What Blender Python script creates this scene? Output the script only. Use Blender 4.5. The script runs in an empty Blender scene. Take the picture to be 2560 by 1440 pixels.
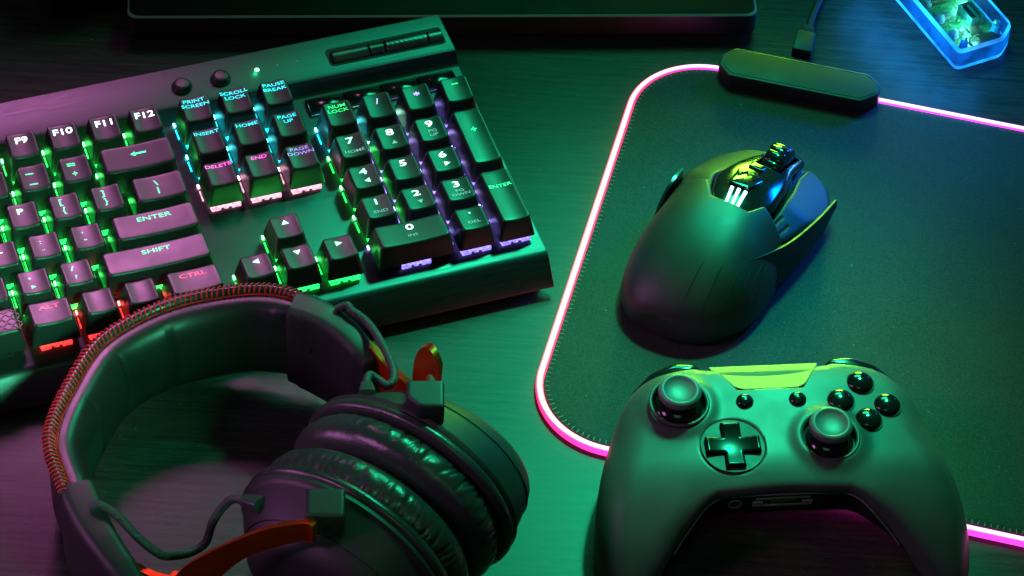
import bpy, bmesh, math, random
import numpy as np
from mathutils import Matrix, Vector

random.seed(7); np.random.seed(7)
SC = bpy.context.scene
COL = SC.collection
S = 0.001                      # all modelling below is written in millimetres

# ------------------------------------------------------------------ camera
cam_d = bpy.data.cameras.new('camera'); cam = bpy.data.objects.new('camera', cam_d); COL.objects.link(cam)
CR = np.array([[0.9978536897, 0.0469073751, 0.0456914882],
               [-0.0654829285, 0.7147923642, 0.6962642186],
               [0.0, -0.6977618320, 0.7163298303]])
CO = np.array([0.0, -963.016, 988.643])
cm = Matrix.Identity(4)
for r in range(3):
    for c in range(3): cm[r][c] = CR[c][r]
    cm[r][3] = CO[r]*S
cam.matrix_world = cm
cam_d.sensor_width = 36.0; cam_d.lens = 7600/2560*36.0
cam_d.clip_start = 0.05; cam_d.clip_end = 30
SC.camera = cam

# ------------------------------------------------------------------ world and lamps
wd = bpy.data.worlds.new('World'); SC.world = wd; wd.use_nodes = True
bg = wd.node_tree.nodes['Background']; bg.inputs[0].default_value = (0.55, 0.85, 0.9, 1); bg.inputs[1].default_value = 0.016

def aim(o, tgt):
    d = Vector(tgt)-o.location
    o.rotation_euler = d.to_track_quat('-Z', 'Y').to_euler()
def area(name, loc, tgt, size, col, power, spread=180):
    l = bpy.data.lights.new(name, 'AREA'); l.shape = 'RECTANGLE'; l.size, l.size_y = size
    l.color = col; l.energy = power; l.spread = math.radians(spread)
    o = bpy.data.objects.new(name, l); COL.objects.link(o); o.location = loc; aim(o, tgt); return o
def spot(name, loc, tgt, col, power, ang, blend, rad):
    l = bpy.data.lights.new(name, 'SPOT'); l.color = col; l.energy = power; l.spot_size = math.radians(ang)
    l.spot_blend = blend; l.shadow_soft_size = rad
    o = bpy.data.objects.new(name, l); COL.objects.link(o); o.location = loc; aim(o, tgt); return o

GRN, PUR, LIM, BLU = (0.02, 1.0, 0.46), (0.82, 0.26, 0.80), (0.27, 1.0, 0.03), (0.0, 0.15, 1.0)
spot('green_spot_lamp', (0.20, 0.36, 0.68), (0.05, -0.08, 0), GRN, 35.0, 29, 1.0, 0.035)
area('green_softbox_lamp', (0.11, 0.44, 0.47), (0.08, -0.08, 0), (0.24, 0.16), GRN, 0.46, 80)
area('purple_softbox_lamp', (-0.28, 0.39, 0.50), (-0.225, -0.085, 0), (0.20, 0.15), (1.0, 0.27, 0.80), 0.105, 25)
area('purple_side_lamp', (-0.72, -0.18, 0.20), (-0.16, -0.13, 0.01), (0.25, 0.20), PUR, 0.17, 60)
area('purple_fill_lamp', (-0.55, -0.30, 0.50), (0.06, -0.14, 0.02), (0.2, 0.2), PUR, 0.042, 26)  # added fill that tints the controller's left side purple
area('lime_screen_lamp', (0.15, 0.46, 0.105), (0.115, -0.08, 0.045), (0.18, 0.06), LIM, 0.075, 22)
area('blue_lamp', (0.45, 0.42, 0.20), (0.165, 0.095, 0.02), (0.10, 0.10), BLU, 0.07, 22)
area('green_front_lamp', (0.05, -0.50, 0.85), (0.0, -0.08, 0), (0.30, 0.22), (0.35, 1.0, 0.46), 0.085, 100)
area('green_low_lamp', (0.24, -0.56, 0.57), (-0.25, -0.05, 0.01), (0.12, 0.12), (0.10, 1.0, 0.46), 0.085, 12)

vs = SC.view_settings
vs.view_transform = 'Standard'; vs.look = 'None'; vs.exposure = 0.0; vs.gamma = 1.0; vs.use_curve_mapping = False
SC.display_settings.display_device = 'sRGB'
cy = SC.cycles
cy.use_denoising = True
try: cy.denoiser = 'OPENIMAGEDENOISE'
except Exception: pass
cy.max_bounces = 8; cy.transparent_max_bounces = 12; cy.caustics_reflective = False; cy.caustics_refractive = False
cy.sample_clamp_indirect = 4.0
cy.use_light_tree = True

# ------------------------------------------------------------------ material helpers
def nt_new(name):
    m = bpy.data.materials.new(name); m.use_nodes = True
    nt = m.node_tree; return m, nt, nt.nodes['Principled BSDF']
def add(nt, typ, **kw):
    n = nt.nodes.new(typ)
    for k, v in kw.items(): setattr(n, k, v)
    return n
def noise_node(nt, scale, stretch=(1, 1, 1), detail=3, rough=0.6, rot=(0, 0, 0)):
    tc = add(nt, 'ShaderNodeTexCoord'); mp = add(nt, 'ShaderNodeMapping')
    mp.inputs['Scale'].default_value = stretch; mp.inputs['Rotation'].default_value = rot
    nz = add(nt, 'ShaderNodeTexNoise'); nz.inputs['Scale'].default_value = scale
    nz.inputs['Detail'].default_value = detail; nz.inputs['Roughness'].default_value = rough
    nt.links.new(tc.outputs['Object'], mp.inputs['Vector']); nt.links.new(mp.outputs['Vector'], nz.inputs['Vector'])
    return nz
def ramp(nt, src, p0, c0, p1, c1):
    r = add(nt, 'ShaderNodeValToRGB'); e = r.color_ramp.elements
    e[0].position, e[0].color = p0, (*c0, 1); e[1].position, e[1].color = p1, (*c1, 1)
    nt.links.new(src, r.inputs['Fac']); return r.outputs['Color']
def frange(nt, src, a, b, lo=0.3, hi=0.7):
    r = add(nt, 'ShaderNodeMapRange'); r.inputs[1].default_value = lo; r.inputs[2].default_value = hi
    r.inputs[3].default_value = a; r.inputs[4].default_value = b
    nt.links.new(src, r.inputs[0]); return r.outputs[0]
def bump(nt, b, src, strength, dist):
    bp = add(nt, 'ShaderNodeBump'); bp.inputs['Strength'].default_value = strength; bp.inputs['Distance'].default_value = dist
    nt.links.new(src, bp.inputs['Height']); nt.links.new(bp.outputs['Normal'], b.inputs['Normal']); return bp
def g3(v): return (v, v, v) if not isinstance(v, tuple) else v

def surface(name, base, rough=0.5, metal=0.0, spec=0.5, var=0.25, rvar=0.08, grain=1500, gstr=0.12, gdist=0.00005,
            big=60, stretch=(1, 1, 1), rot=(0, 0, 0), coat=0.0):
    m, nt, b = nt_new(name)
    base = g3(base)
    nb = noise_node(nt, big, stretch, 4, 0.65, rot)
    c = ramp(nt, nb.outputs['Fac'], 0.3, tuple(x*(1-var) for x in base), 0.72, tuple(x*(1+var) for x in base))
    nt.links.new(c, b.inputs['Base Color'])
    nt.links.new(frange(nt, nb.outputs['Fac'], max(0.02, rough-rvar), min(1, rough+rvar)), b.inputs['Roughness'])
    b.inputs['Metallic'].default_value = metal; b.inputs['Specular IOR Level'].default_value = spec
    if coat: b.inputs['Coat Weight'].default_value = coat; b.inputs['Coat Roughness'].default_value = 0.12
    if gstr:
        ng = noise_node(nt, grain, stretch, 2, 0.5, rot)
        bump(nt, b, ng.outputs['Fac'], gstr, gdist)
    return m
def glow(name, col, strength, base=0.02, rough=0.3, var=0.0, scale=400):
    m, nt, b = nt_new(name)
    b.inputs['Base Color'].default_value = (*g3(base), 1); b.inputs['Roughness'].default_value = rough
    b.inputs['Emission Color'].default_value = (*col, 1)
    b.inputs['Emission Strength'].default_value = strength
    if var:
        nz = noise_node(nt, scale, (1, 1, 1), 2, 0.5)
        nt.links.new(frange(nt, nz.outputs['Fac'], strength*(1-var), strength*(1+var)), b.inputs['Emission Strength'])
    return m

# ------------------------------------------------------------------ object helpers
def empty(name, label, cat, loc=(0, 0, 0), M=None, group=None):
    o = bpy.data.objects.new(name, None); COL.objects.link(o); o.empty_display_size = 0.01
    if M is not None: o.matrix_world = M
    else: o.location = tuple(v*S for v in loc)
    o['label'] = label; o['category'] = cat
    if group: o['group'] = group
    return o
def mesh(name, V, F, smooth=True, sharp=None):
    me = bpy.data.meshes.new(name)
    V = np.asarray(V, float)*S
    if isinstance(F, np.ndarray) and F.ndim == 2:
        n, k = F.shape
        me.vertices.add(len(V)); me.vertices.foreach_set('co', V.astype(np.float32).ravel())
        me.loops.add(n*k); me.loops.foreach_set('vertex_index', F.astype(np.int32).ravel())
        me.polygons.add(n); me.polygons.foreach_set('loop_start', np.arange(0, n*k, k, dtype=np.int32))
        me.update(calc_edges=True); me.validate()
    else:
        me.from_pydata([tuple(v) for v in V], [], [tuple(int(i) for i in f) for f in F]); me.update()
    if smooth:
        me.shade_smooth()
        if sharp: me.set_sharp_from_angle(angle=math.radians(sharp))
    return me
def link(name, me, m=None, parent=None, loc=None, M=None, label=None):
    o = bpy.data.objects.new(name, me); COL.objects.link(o)
    if m is not None and not me.materials: me.materials.append(m)
    if parent is not None: o.parent = parent
    if M is not None: o.matrix_local = M
    elif loc is not None: o.location = tuple(v*S for v in loc)
    if label: o['label'] = label
    return o
def part(name, V, F, m, parent=None, smooth=True, sharp=None, loc=None, M=None, label=None):
    return link(name, mesh(name, V, F, smooth, sharp), m, parent, loc, M, label)
def join(*vf):
    V, F, k = [], [], 0
    for v, f in vf:
        V += [tuple(p) for p in v]; F += [tuple(i+k for i in q) for q in f]; k += len(v)
    return V, F
def tf(vf, M):
    M = np.array(M); V = np.asarray(vf[0], float)
    return (V@M[:3, :3].T+M[:3, 3]), vf[1]
def mv(vf, d): return (np.asarray(vf[0], float)+np.array(d, float), vf[1])
def rz(a): return np.array(Matrix.Rotation(math.radians(a), 4, 'Z'))

def rrect(hw, hd, r, n=4):
    r = max(0.01, min(r, hw-0.01, hd-0.01)); P = []
    for cx, cy_, a0 in ((hw-r, hd-r, 0), (-hw+r, hd-r, 90), (-hw+r, -hd+r, 180), (hw-r, -hd+r, 270)):
        for i in range(n+1):
            a = math.radians(a0+90*i/n); P.append((cx+r*math.cos(a), cy_+r*math.sin(a)))
    return P
def loft(rings, cap0=True, cap1=True, closed=True):
    n = len(rings[0]); V = [tuple(p) for r in rings for p in r]; F = []
    for i in range(len(rings)-1):
        for j in range(n if closed else n-1):
            k = (j+1) % n
            F.append((i*n+j, i*n+k, (i+1)*n+k, (i+1)*n+j))
    if cap0: F.append(tuple(range(n-1, -1, -1)))
    if cap1: F.append(tuple((len(rings)-1)*n+j for j in range(n)))
    return V, F
def box(sx, sy, sz, c=(0, 0, 0), r=0.0, bev=0.0, n=3):
    """rounded box: r = corner radius in plan, bev = edge rounding top and bottom"""
    hx, hy, hz = sx/2, sy/2, sz/2
    if bev <= 0: rr = [(0, -hz), (0, hz)]
    else: rr = [(bev, -hz), (bev*.3, -hz+bev*.3), (0, -hz+bev), (0, hz-bev), (bev*.3, hz-bev*.3), (bev, hz)]
    R_ = [[(x+c[0], y+c[1], z+c[2]) for x, y in rrect(hx-i, hy-i, max(0.05, r-i*.5), n)] for i, z in rr]
    return loft(R_)
def prism(poly, z0, z1, bev=0.0):
    """polygon (ccw) extruded in z with a small top and bottom bevel"""
    P = np.array(poly, float)
    if bev <= 0: R_ = [[(x, y, z) for x, y in P] for z in (z0, z1)]
    else:
        I = inset(P, bev)
        R_ = [[(x, y, z0) for x, y in I], [(x, y, z0+bev) for x, y in P], [(x, y, z1-bev) for x, y in P], [(x, y, z1) for x, y in I]]
    return loft(R_)
def inset(P, d):
    P = np.asarray(P, float); n = len(P); out = []
    for i in range(n):
        a, b, c = P[i-1], P[i], P[(i+1) % n]
        e1 = (b-a)/(np.linalg.norm(b-a)+1e-9); e2 = (c-b)/(np.linalg.norm(c-b)+1e-9)
        n1 = np.array([-e1[1], e1[0]]); n2 = np.array([-e2[1], e2[0]])
        m = n1+n2; m = m/max(np.linalg.norm(m), 1e-6); k = d/max(0.35, m@n1); out.append(b+m*k)
    return np.array(out)
def round_poly(poly, rad, n=5):
    P = [np.array(p, float) for p in poly]; out = []; N = len(P)
    for i in range(N):
        a, b, c = P[i-1], P[i], P[(i+1) % N]
        r = rad[i] if isinstance(rad, (list, tuple)) else rad
        u = (a-b); lu = np.linalg.norm(u); v = (c-b); lv = np.linalg.norm(v)
        t = min(r, lu*.45, lv*.45); p0 = b+u/lu*t; p1 = b+v/lv*t
        for k in range(n+1):
            s = k/n; out.append((1-s)**2*p0+2*s*(1-s)*b+s*s*p1)
    return np.array(out)
def catmull(P, n, closed=False):
    P = np.asarray(P, float); N = len(P); out = []
    if closed: Q = np.vstack([P[-1], P, P[0], P[1]]); segs = N
    else: Q = np.vstack([2*P[0]-P[1], P, 2*P[-1]-P[-2]]); segs = N-1
    for i in range(segs):
        a, b, c, d = Q[i:i+4]
        for k in range(n):
            t = k/n
            out.append(0.5*((2*b)+(-a+c)*t+(2*a-5*b+4*c-d)*t*t+(-a+3*b-3*c+d)*t**3))
    if not closed: out.append(P[-1])
    return np.array(out)
def resample(P, n):
    P = np.asarray(P, float); d = np.r_[0, np.cumsum(np.linalg.norm(np.diff(P, axis=0), axis=1))]
    t = np.linspace(0, d[-1], n)
    return np.stack([np.interp(t, d, P[:, i]) for i in range(P.shape[1])], 1)
def frames(P):
    P = np.asarray(P, float); T = np.gradient(P, axis=0); T /= np.linalg.norm(T, axis=1)[:, None]
    return T
def tube(P, rad, n=10, rfun=None, caps=True):
    P = np.asarray(P, float); T = frames(P); up = np.array([0, 0, 1.0])
    if abs(T[0]@up) > 0.9: up = np.array([1.0, 0, 0])
    N = up-T[0]*(up@T[0]); N /= np.linalg.norm(N); R_ = []
    for i in range(len(P)):
        N = N-T[i]*(N@T[i]); N /= np.linalg.norm(N); B = np.cross(T[i], N)
        r = rad[i] if hasattr(rad, '__len__') else rad; ring = []
        for j in range(n):
            a = 2*math.pi*j/n; rr = r*(rfun(i, a) if rfun else 1)
            ring.append(P[i]+N*math.cos(a)*rr+B*math.sin(a)*rr)
        R_.append(ring)
    return loft(R_, caps, caps)
def lathe(prof, n=40, sx=1, sy=1):
    R_ = [[(r*sx*math.cos(2*math.pi*j/n), r*sy*math.sin(2*math.pi*j/n), z) for j in range(n)] for r, z in prof]
    return loft(R_, True, True)

# ---- signed distance fields to meshes (surface nets)
def smax(a, b, k):
    h = np.clip(0.5+0.5*(a-b)/k, 0, 1); return b+(a-b)*h+k*h*(1-h)
def smin(a, b, k): return -smax(-a, -b, k)
def sstep(a, b, x):
    t = np.clip((x-a)/(b-a), 0, 1); return t*t*(3-2*t)
def sd_poly(P, x, y):
    P = np.asarray(P, float); x, y = np.broadcast_arrays(x, y); d = np.full(x.shape, 1e18); s = np.ones(x.shape)
    for i in range(len(P)):
        a = P[i]; b = P[i-1]; ex, ey = b-a; wx = x-a[0]; wy = y-a[1]
        t = np.clip((wx*ex+wy*ey)/(ex*ex+ey*ey+1e-12), 0, 1)
        d = np.minimum(d, (wx-ex*t)**2+(wy-ey*t)**2)
        c1 = y >= a[1]; c2 = y < b[1]; c3 = ex*wy > ey*wx
        flip = (c1 & c2 & c3) | (~c1 & ~c2 & ~c3); s = np.where(flip, -s, s)
    return s*np.sqrt(d)
def sd_line(P, x, y):
    P = np.asarray(P, float); x, y = np.broadcast_arrays(x, y); d = np.full(x.shape, 1e18)
    for a, b in zip(P[:-1], P[1:]):
        ex, ey = b-a; wx = x-a[0]; wy = y-a[1]; t = np.clip((wx*ex+wy*ey)/(ex*ex+ey*ey), 0, 1)
        d = np.minimum(d, (wx-ex*t)**2+(wy-ey*t)**2)
    return np.sqrt(d)
def sdf_mesh(f, lo, hi, h, newton=3):
    ax = [np.arange(lo[i]-h, hi[i]+2*h, h) for i in range(3)]
    G = np.broadcast_to(f(ax[0][:, None, None], ax[1][None, :, None], ax[2][None, None, :]),
                        tuple(len(a) for a in ax)).astype(np.float32)
    I = G < 0
    nx, ny, nz = G.shape
    cnt = np.zeros((nx-1, ny-1, nz-1), np.int8)
    offs = [(i, j, k) for i in (0, 1) for j in (0, 1) for k in (0, 1)]
    for i, j, k in offs: cnt += I[i:nx-1+i, j:ny-1+j, k:nz-1+k]
    cells = np.argwhere((cnt > 0) & (cnt < 8))
    idx = -np.ones(cnt.shape, np.int64); idx[tuple(cells.T)] = np.arange(len(cells))
    val = {o_: G[cells[:, 0]+o_[0], cells[:, 1]+o_[1], cells[:, 2]+o_[2]] for o_ in offs}
    acc = np.zeros((len(cells), 3)); num = np.zeros(len(cells))
    for o_ in offs:
        for a in range(3):
            if o_[a] == 0:
                p_ = list(o_); p_[a] = 1; p_ = tuple(p_); va, vb = val[o_], val[p_]
                m_ = (va < 0) != (vb < 0); t = np.where(m_, va/np.where(m_, va-vb, 1), 0)
                pos = np.array(o_, float)[None, :].repeat(len(cells), 0); pos[:, a] += t
                acc += pos*m_[:, None]; num += m_
    V = (cells+acc/num[:, None])*h+np.array([a[0] for a in ax])
    Fs = []
    for a in range(3):
        b, c = (a+1) % 3, (a+2) % 3
        sl0 = [slice(None)]*3; sl1 = [slice(None)]*3; sl0[a] = slice(0, -1); sl1[a] = slice(1, None)
        for sgn in (0, 1):
            e = (I[tuple(sl0)] & ~I[tuple(sl1)]) if sgn == 0 else (~I[tuple(sl0)] & I[tuple(sl1)])
            ed = np.argwhere(e); ok = (ed[:, b] > 0) & (ed[:, c] > 0) & (ed[:, b] < G.shape[b]-1) & (ed[:, c] < G.shape[c]-1)
            ed = ed[ok]; q = []
            for db, dc in ((-1, -1), (0, -1), (0, 0), (-1, 0)):
                t = ed.copy(); t[:, b] += db; t[:, c] += dc; q.append(idx[tuple(t.T)])
            q = np.stack(q, 1); Fs.append(q if sgn == 0 else q[:, ::-1])
    F = np.vstack(Fs)
    e = h*0.25
    for _ in range(newton):
        x, y, z = V.T; v = f(x, y, z)
        g = np.stack([(f(x+e, y, z)-f(x-e, y, z)), (f(x, y+e, z)-f(x, y-e, z)), (f(x, y, z+e)-f(x, y, z-e))], 1)/(2*e)
        st = g*(v/np.maximum((g**2).sum(1), 0.05))[:, None]
        ln = np.linalg.norm(st, axis=1)[:, None]; st *= np.minimum(1, 0.4*h/np.maximum(ln, 1e-9)); V = V-st
    return V, F
# ------------------------------------------------------------------ materials
M_DESK = None
def desk_material():
    m, nt, b = nt_new('dark wood veneer')
    g1 = noise_node(nt, 1.0, (22, 420, 22), 6, 0.62, (0, 0, math.radians(-3)))
    g2 = noise_node(nt, 1.0, (160, 2600, 160), 3, 0.6, (0, 0, math.radians(-3)))
    g3n = noise_node(nt, 4.0, (1, 3, 1), 3, 0.5)
    mx = add(nt, 'ShaderNodeMix', data_type='FLOAT'); mx.inputs[0].default_value = 0.45
    nt.links.new(g1.outputs['Fac'], mx.inputs[2]); nt.links.new(g2.outputs['Fac'], mx.inputs[3])
    c = ramp(nt, mx.outputs[0], 0.36, (0.016, 0.014, 0.013), 0.64, (0.070, 0.062, 0.056))
    vo = add(nt, 'ShaderNodeTexVoronoi'); vo.inputs['Scale'].default_value = 90; tc2 = add(nt, 'ShaderNodeTexCoord'); nt.links.new(tc2.outputs['Object'], vo.inputs['Vector'])
    sp_ = frange(nt, vo.outputs['Distance'], 1.0, 0.0, 0.015, 0.03); mc = add(nt, 'ShaderNodeMix', data_type='RGBA'); mc.inputs[7].default_value = (0.16, 0.15, 0.14, 1)
    nt.links.new(sp_, mc.inputs[0]); nt.links.new(c, mc.inputs[6]); c = mc.outputs[2]
    nt.links.new(c, b.inputs['Base Color'])
    nt.links.new(frange(nt, mx.outputs[0], 0.30, 0.44), b.inputs['Roughness'])
    b.inputs['Specular IOR Level'].default_value = 0.22
    bump(nt, b, mx.outputs[0], 0.35, 0.00025)
    return m
M_DESK = desk_material()
M_ALU = surface('brushed gunmetal aluminium', (0.055, 0.055, 0.06), 0.38, 0.85, 0.5, 0.22, 0.10, 900, 0.25, 0.00004, 45, (1, 60, 60))
M_BLACK = surface('black moulded plastic', 0.012, 0.5, 0, 0.4, 0.2, 0.08)
M_KEY = surface('satin black key plastic', 0.022, 0.38, 0, 0.55, 0.15, 0.05, 2600, 0.10, 0.00003)
M_GLOSSB = surface('glossy black plastic', 0.010, 0.13, 0, 0.5, 0.2, 0.04, 500, 0.0)
M_GREYP = surface('soft grey plastic', 0.045, 0.40, 0, 0.5, 0.15, 0.06, 2600, 0.12, 0.00003)
M_RUBBER = surface('matte rubber', 0.018, 0.62, 0, 0.35, 0.25, 0.08, 1800, 0.2, 0.00005)

# ------------------------------------------------------------------ desk
dk = part('desk', *box(1700, 1000, 30, (0, 60, -15), 2, 1), M_DESK, sharp=30)
dk['kind'] = 'structure'

# ------------------------------------------------------------------ keyboard
TAU = 3.5
KBM = Matrix.Translation((-104.93*S, 15.167*S, 36*S)) @ Matrix.Rotation(math.radians(22.7135), 4, 'Z') @ Matrix.Rotation(math.radians(TAU), 4, 'X')
KB = empty('keyboard', 'black mechanical keyboard with glowing multicoloured keys and brushed metal top', 'keyboard', M=KBM)
PLATE, CAPB = -14.0, -10.4
XL, XR = -338.0, 107.5
prof = [(98, -13), (98, -9.2), (97.2, -8.2), (74.5, -8.0), (72.6, -8.6), (70.4, -11.0), (68.6, -13.0), (66.5, PLATE), (-53.5, PLATE), (-55.5, -14.5),
        (-57, -15.6), (-65.6, -25.2), (-66.2, -26.4), (-65.4, -27.2), (-63.5, -26.6), (-54, -18.5), (66, -18.5), (96, -14.5)]
cc = (prof)
def kb_ring(x, sc=0.0): return [(x, y, z) for y, z in prof]
part('top_plate', *loft([kb_ring(XL), kb_ring(XR-1.2), [(XR-0.3, y*0.9985, z-0.25) for y, z in prof], [(XR, y*0.997, z-0.9) for y, z in prof]]), M_ALU, KB, sharp=28)
# wedge shaped black base that stands on the desk
def zdesk(y): return (-36.0-y*math.sin(math.radians(TAU)))/math.cos(math.radians(TAU))
bp_ = [(96, zdesk(96)+1.5), (93, -15), (-57, -19), (-60, -27), (-60, zdesk(-60)+1.5)]
part('base', *loft([[(x, y, z) for y, z in bp_] for x in (XL+3, XR-4)]), M_BLACK, KB, sharp=30)
for fx, fy in ((-300, -48), (80, -48), (-300, 82), (80, 82)):
    part('foot', *box(40, 12, 3.2, (fx, fy, zdesk(fy)+1.7), 3), M_RUBBER, KB, sharp=30)

ROW = {  # v : (height of the top centre, tilt of the top in degrees)
    -1.1: (3.0, 7), 0: (3.0, 7), 0.5: (2, 4), 1: (1.0, 4), 1.5: (0.6, 2), 2: (0.0, 1), 3: (0.0, -2), 3.5: (0.2, -3), 4: (0.5, -4)}
P = 19.05
def top_z(x, y, hw, v):
    h, t = ROW[v]; return h+y*math.tan(math.radians(t))-0.8*(1-min(1.0, (x/hw)**2))
def rrs(hw, hd, r, n=4, m=7):
    P_ = rrect(hw, hd, r, n); out = []
    for i, p in enumerate(P_):
        out.append(p); q = P_[(i+1) % len(P_)]
        if (i+1) % (n+1) == 0:
            for k in range(1, m+1): out.append((p[0]+(q[0]-p[0])*k/(m+1), p[1]+(q[1]-p[1])*k/(m+1)))
    return out
CAPS = {}
def keycap(w, d, v):
    k = (w, d, v)
    if k in CAPS: return CAPS[k]
    hw, hd = w*P/2-0.95, d*P/2-0.7; tw, td = hw-2.45, hd-2.1; R_ = []
    yo = -0.85; n = 4
    R_.append([(x, y+yo, CAPB+0.0) for x, y in rrs(hw-0.4, hd-0.4, 1.0, n)])
    R_.append([(x, y+yo, CAPB+0.5) for x, y in rrs(hw, hd, 1.2, n)])
    base = rrs(tw+0.55, td+0.5, 1.9, n); R_.append([(x, y+yo*.1, top_z(x, y, tw, v)-1.1) for x, y in base])
    base = rrs(tw+0.18, td+0.18, 1.7, n); R_.append([(x, y, top_z(x, y, tw, v)-0.32) for x, y in base])
    for i_ in (0.25, 0.6):
        R_.append([(x, y, top_z(x, y, tw, v)-(0.06 if i_ < .5 else 0)) for x, y in rrs(tw-i_, td-i_, 1.5, n)])
    for f_ in (0.85, 0.68, 0.5, 0.32, 0.15):
        R_.append([(x*f_, y*f_, top_z(x*f_, y*f_, tw, v)) for x, y in rrs(tw-0.6, td-0.6, 1.4, n)])
    V, F = loft(R_)
    CAPS[k] = (mesh('keycap', V, F, True, 50), tw, td); CAPS[k][0].materials.append(M_KEY); return CAPS[k]

# --- lettering
TXT = {}
def text_mesh(s, off=0.012):
    if (s, off) in TXT: return TXT[(s, off)]
    c = bpy.data.curves.new('lettering', 'FONT'); c.body = s; c.size = 1.0; c.align_x = 'CENTER'; c.align_y = 'CENTER'
    c.resolution_u = 3; c.offset = off; c.fill_mode = 'FRONT'
    o = bpy.data.objects.new('lettering', c); COL.objects.link(o)
    dg = bpy.context.evaluated_depsgraph_get(); me = bpy.data.meshes.new_from_object(o.evaluated_get(dg))
    V = np.array([v.co[:2] for v in me.vertices]); F = [tuple(p.vertices) for p in me.polygons]
    bpy.data.objects.remove(o); bpy.data.curves.remove(c); bpy.data.meshes.remove(me)
    if len(V): V -= (V.max(0)+V.min(0))/2
    TXT[(s, off)] = (V, F); return V, F
def glyph(s, height, cx=0, cy=0, wide=1.5, off=0.018):
    if s == '<-': V = np.array([(-1.4, 0), (-.5, .5), (-.5, .17), (1.4, .17), (1.4, -.17), (-.5, -.17), (-.5, -.5)]); F = [tuple(range(7))[::-1]]; V = V*height
    elif s == '^': V = np.array([(-.62, -.45), (.62, -.45), (0, .5)])*height; F = [(0, 1, 2)]
    elif s == 'v': V = np.array([(-.62, .45), (0, -.5), (.62, .45)])*height; F = [(0, 1, 2)]
    elif s == '<': V = np.array([(-.6, 0), (.5, -.55), (.5, .55)])*height; F = [(0, 1, 2)]
    elif s == '>': V = np.array([(.6, 0), (-.5, .55), (-.5, -.55)])*height; F = [(0, 1, 2)]
    elif s == '_dot': V = np.array([(-.3, -.3), (.3, -.3), (.3, .3), (-.3, .3)])*height; F = [(0, 1, 2, 3)]
    elif s in ('-', '_'): V = np.array([(-.8, -.13), (.8, -.13), (.8, .13), (-.8, .13)])*height; F = [(0, 1, 2, 3)]
    elif s == '=': V = np.array([(-.8, .1), (.8, .1), (.8, .34), (-.8, .34), (-.8, -.34), (.8, -.34), (.8, -.1), (-.8, -.1)])*height; F = [(0, 1, 2, 3), (4, 5, 6, 7)]
    elif s == '+': V = np.array([(-.6, -.13), (.6, -.13), (.6, .13), (-.6, .13), (-.13, .13), (.13, .13), (.13, .6), (-.13, .6), (-.13, -.6), (.13, -.6), (.13, -.13), (-.13, -.13)])*height; F = [(0, 1, 2, 3), (4, 5, 6, 7), (8, 9, 10, 11)]
    else:
        V, F = text_mesh(s, off); V = V.copy()*(height/0.70); V[:, 0] *= wide
    return V+np.array([cx, cy]), F

LEG = {}
def leg_mat(col, st):
    k = (col, st)
    if k not in LEG: LEG[k] = glow('lit legend', col, st, 0.1, 0.4)
    return LEG[k]
HOUS = {}
def house_mats(col, st):
    k = (col, st)
    if k not in HOUS:
        HOUS[k] = (glow('backlit clear switch', col, st, 0.15, 0.2, 0.55, 500), glow('key backlight', tuple(0.06+0.94*c for c in col), st*8.0, 0.3, 0.3))
    return HOUS[k]
# switch housing: lower box, two front clips, a middle catch, the back window with its lamp; added side bars glow as light streaks
hv = join(box(14.2, 14.2, 3.2, (0, 0, PLATE+1.6), 0.6, 0.3), box(4.4, 1.5, 2.2, (-4.7, -7.6, PLATE+1.15), 0.3, 0.25), box(4.4, 1.5, 2.2, (4.7, -7.6, PLATE+1.15), 0.3, 0.25),
          box(2.0, 1.0, 1.3, (0, -7.4, PLATE+0.7), 0.2), box(0.5, 6.0, 0.7, (-8.9, 2.0, PLATE+0.5), 0.2), box(0.5, 6.0, 0.7, (8.9, 2.0, PLATE+0.5), 0.2))
HOUSE_ME = mesh('switch_housing', *hv, True, 30)
LAMP_ME = mesh('key_lamp', *join(box(14.6, 1.0, 1.5, (0, 8.3, PLATE+1.0), 0.3, 0.2), box(0.8, 2.2, 0.9, (-8.7, 7.9, PLATE+0.8), 0.3, 0.2), box(0.8, 2.2, 0.9, (8.7, 7.9, PLATE+0.8), 0.3, 0.2)), True, 30)  # corner pieces added as the bright ends of the light streaks
STAB_ME = mesh('stabiliser', *box(13.6, 1.2, 1.6, (0, 8.2, PLATE+1.0), 0.3, 0.2), True, 30)
def with_mat(me, m):
    k = (me.name, m.name)
    if k not in CAPS:
        c = me.copy(); c.materials.clear(); c.materials.append(m); CAPS[k] = c
    return CAPS[k]

GREEN, TEAL, CYAN, PINK, VIOL, RED, LAV, WHT = (0.01, 1.0, 0.10), (0.03, 1.0, 0.42), (0.01, 0.75, 0.85), (1.0, 0.10, 0.65), (0.28, 0.22, 1.0), (1.0, 0.03, 0.03), (0.42, 0.30, 1.0), (0.72, 1.0, 0.93)
PINKW, GRW, AMB = (1.0, 0.42, 0.60), (0.35, 1.0, 0.65), (1.0, 0.5, 0.05)
keys = []      # u, v, w, d, lines[(text,height,x,y,wide)], legend colour, strength, backlight colour
def K(u, v, w, d, lines, lc, ls, bc): keys.append((u, v, w, d, lines, lc, ls, bc))
# function row
for i, n_ in enumerate(('F9', 'F10', 'F11', 'F12')): K(11.5+i, -1.1, 1, 1, [(n_, 3.3, 0, 2.6, 1.35)], WHT, 1.7, GREEN if i else GREEN)
for i in range(8): K(2.5+i+(0.5 if i > 3 else 0), -1.1, 1, 1, [(f'F{i+1}', 3.3, 0, 2.6, 1.35)], WHT, 1.7, GREEN)
K(0.5, -1.1, 1, 1, [('ESC', 2.2, 0, 3.2, 1.4)], WHT, 1.3, GREEN)
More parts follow.
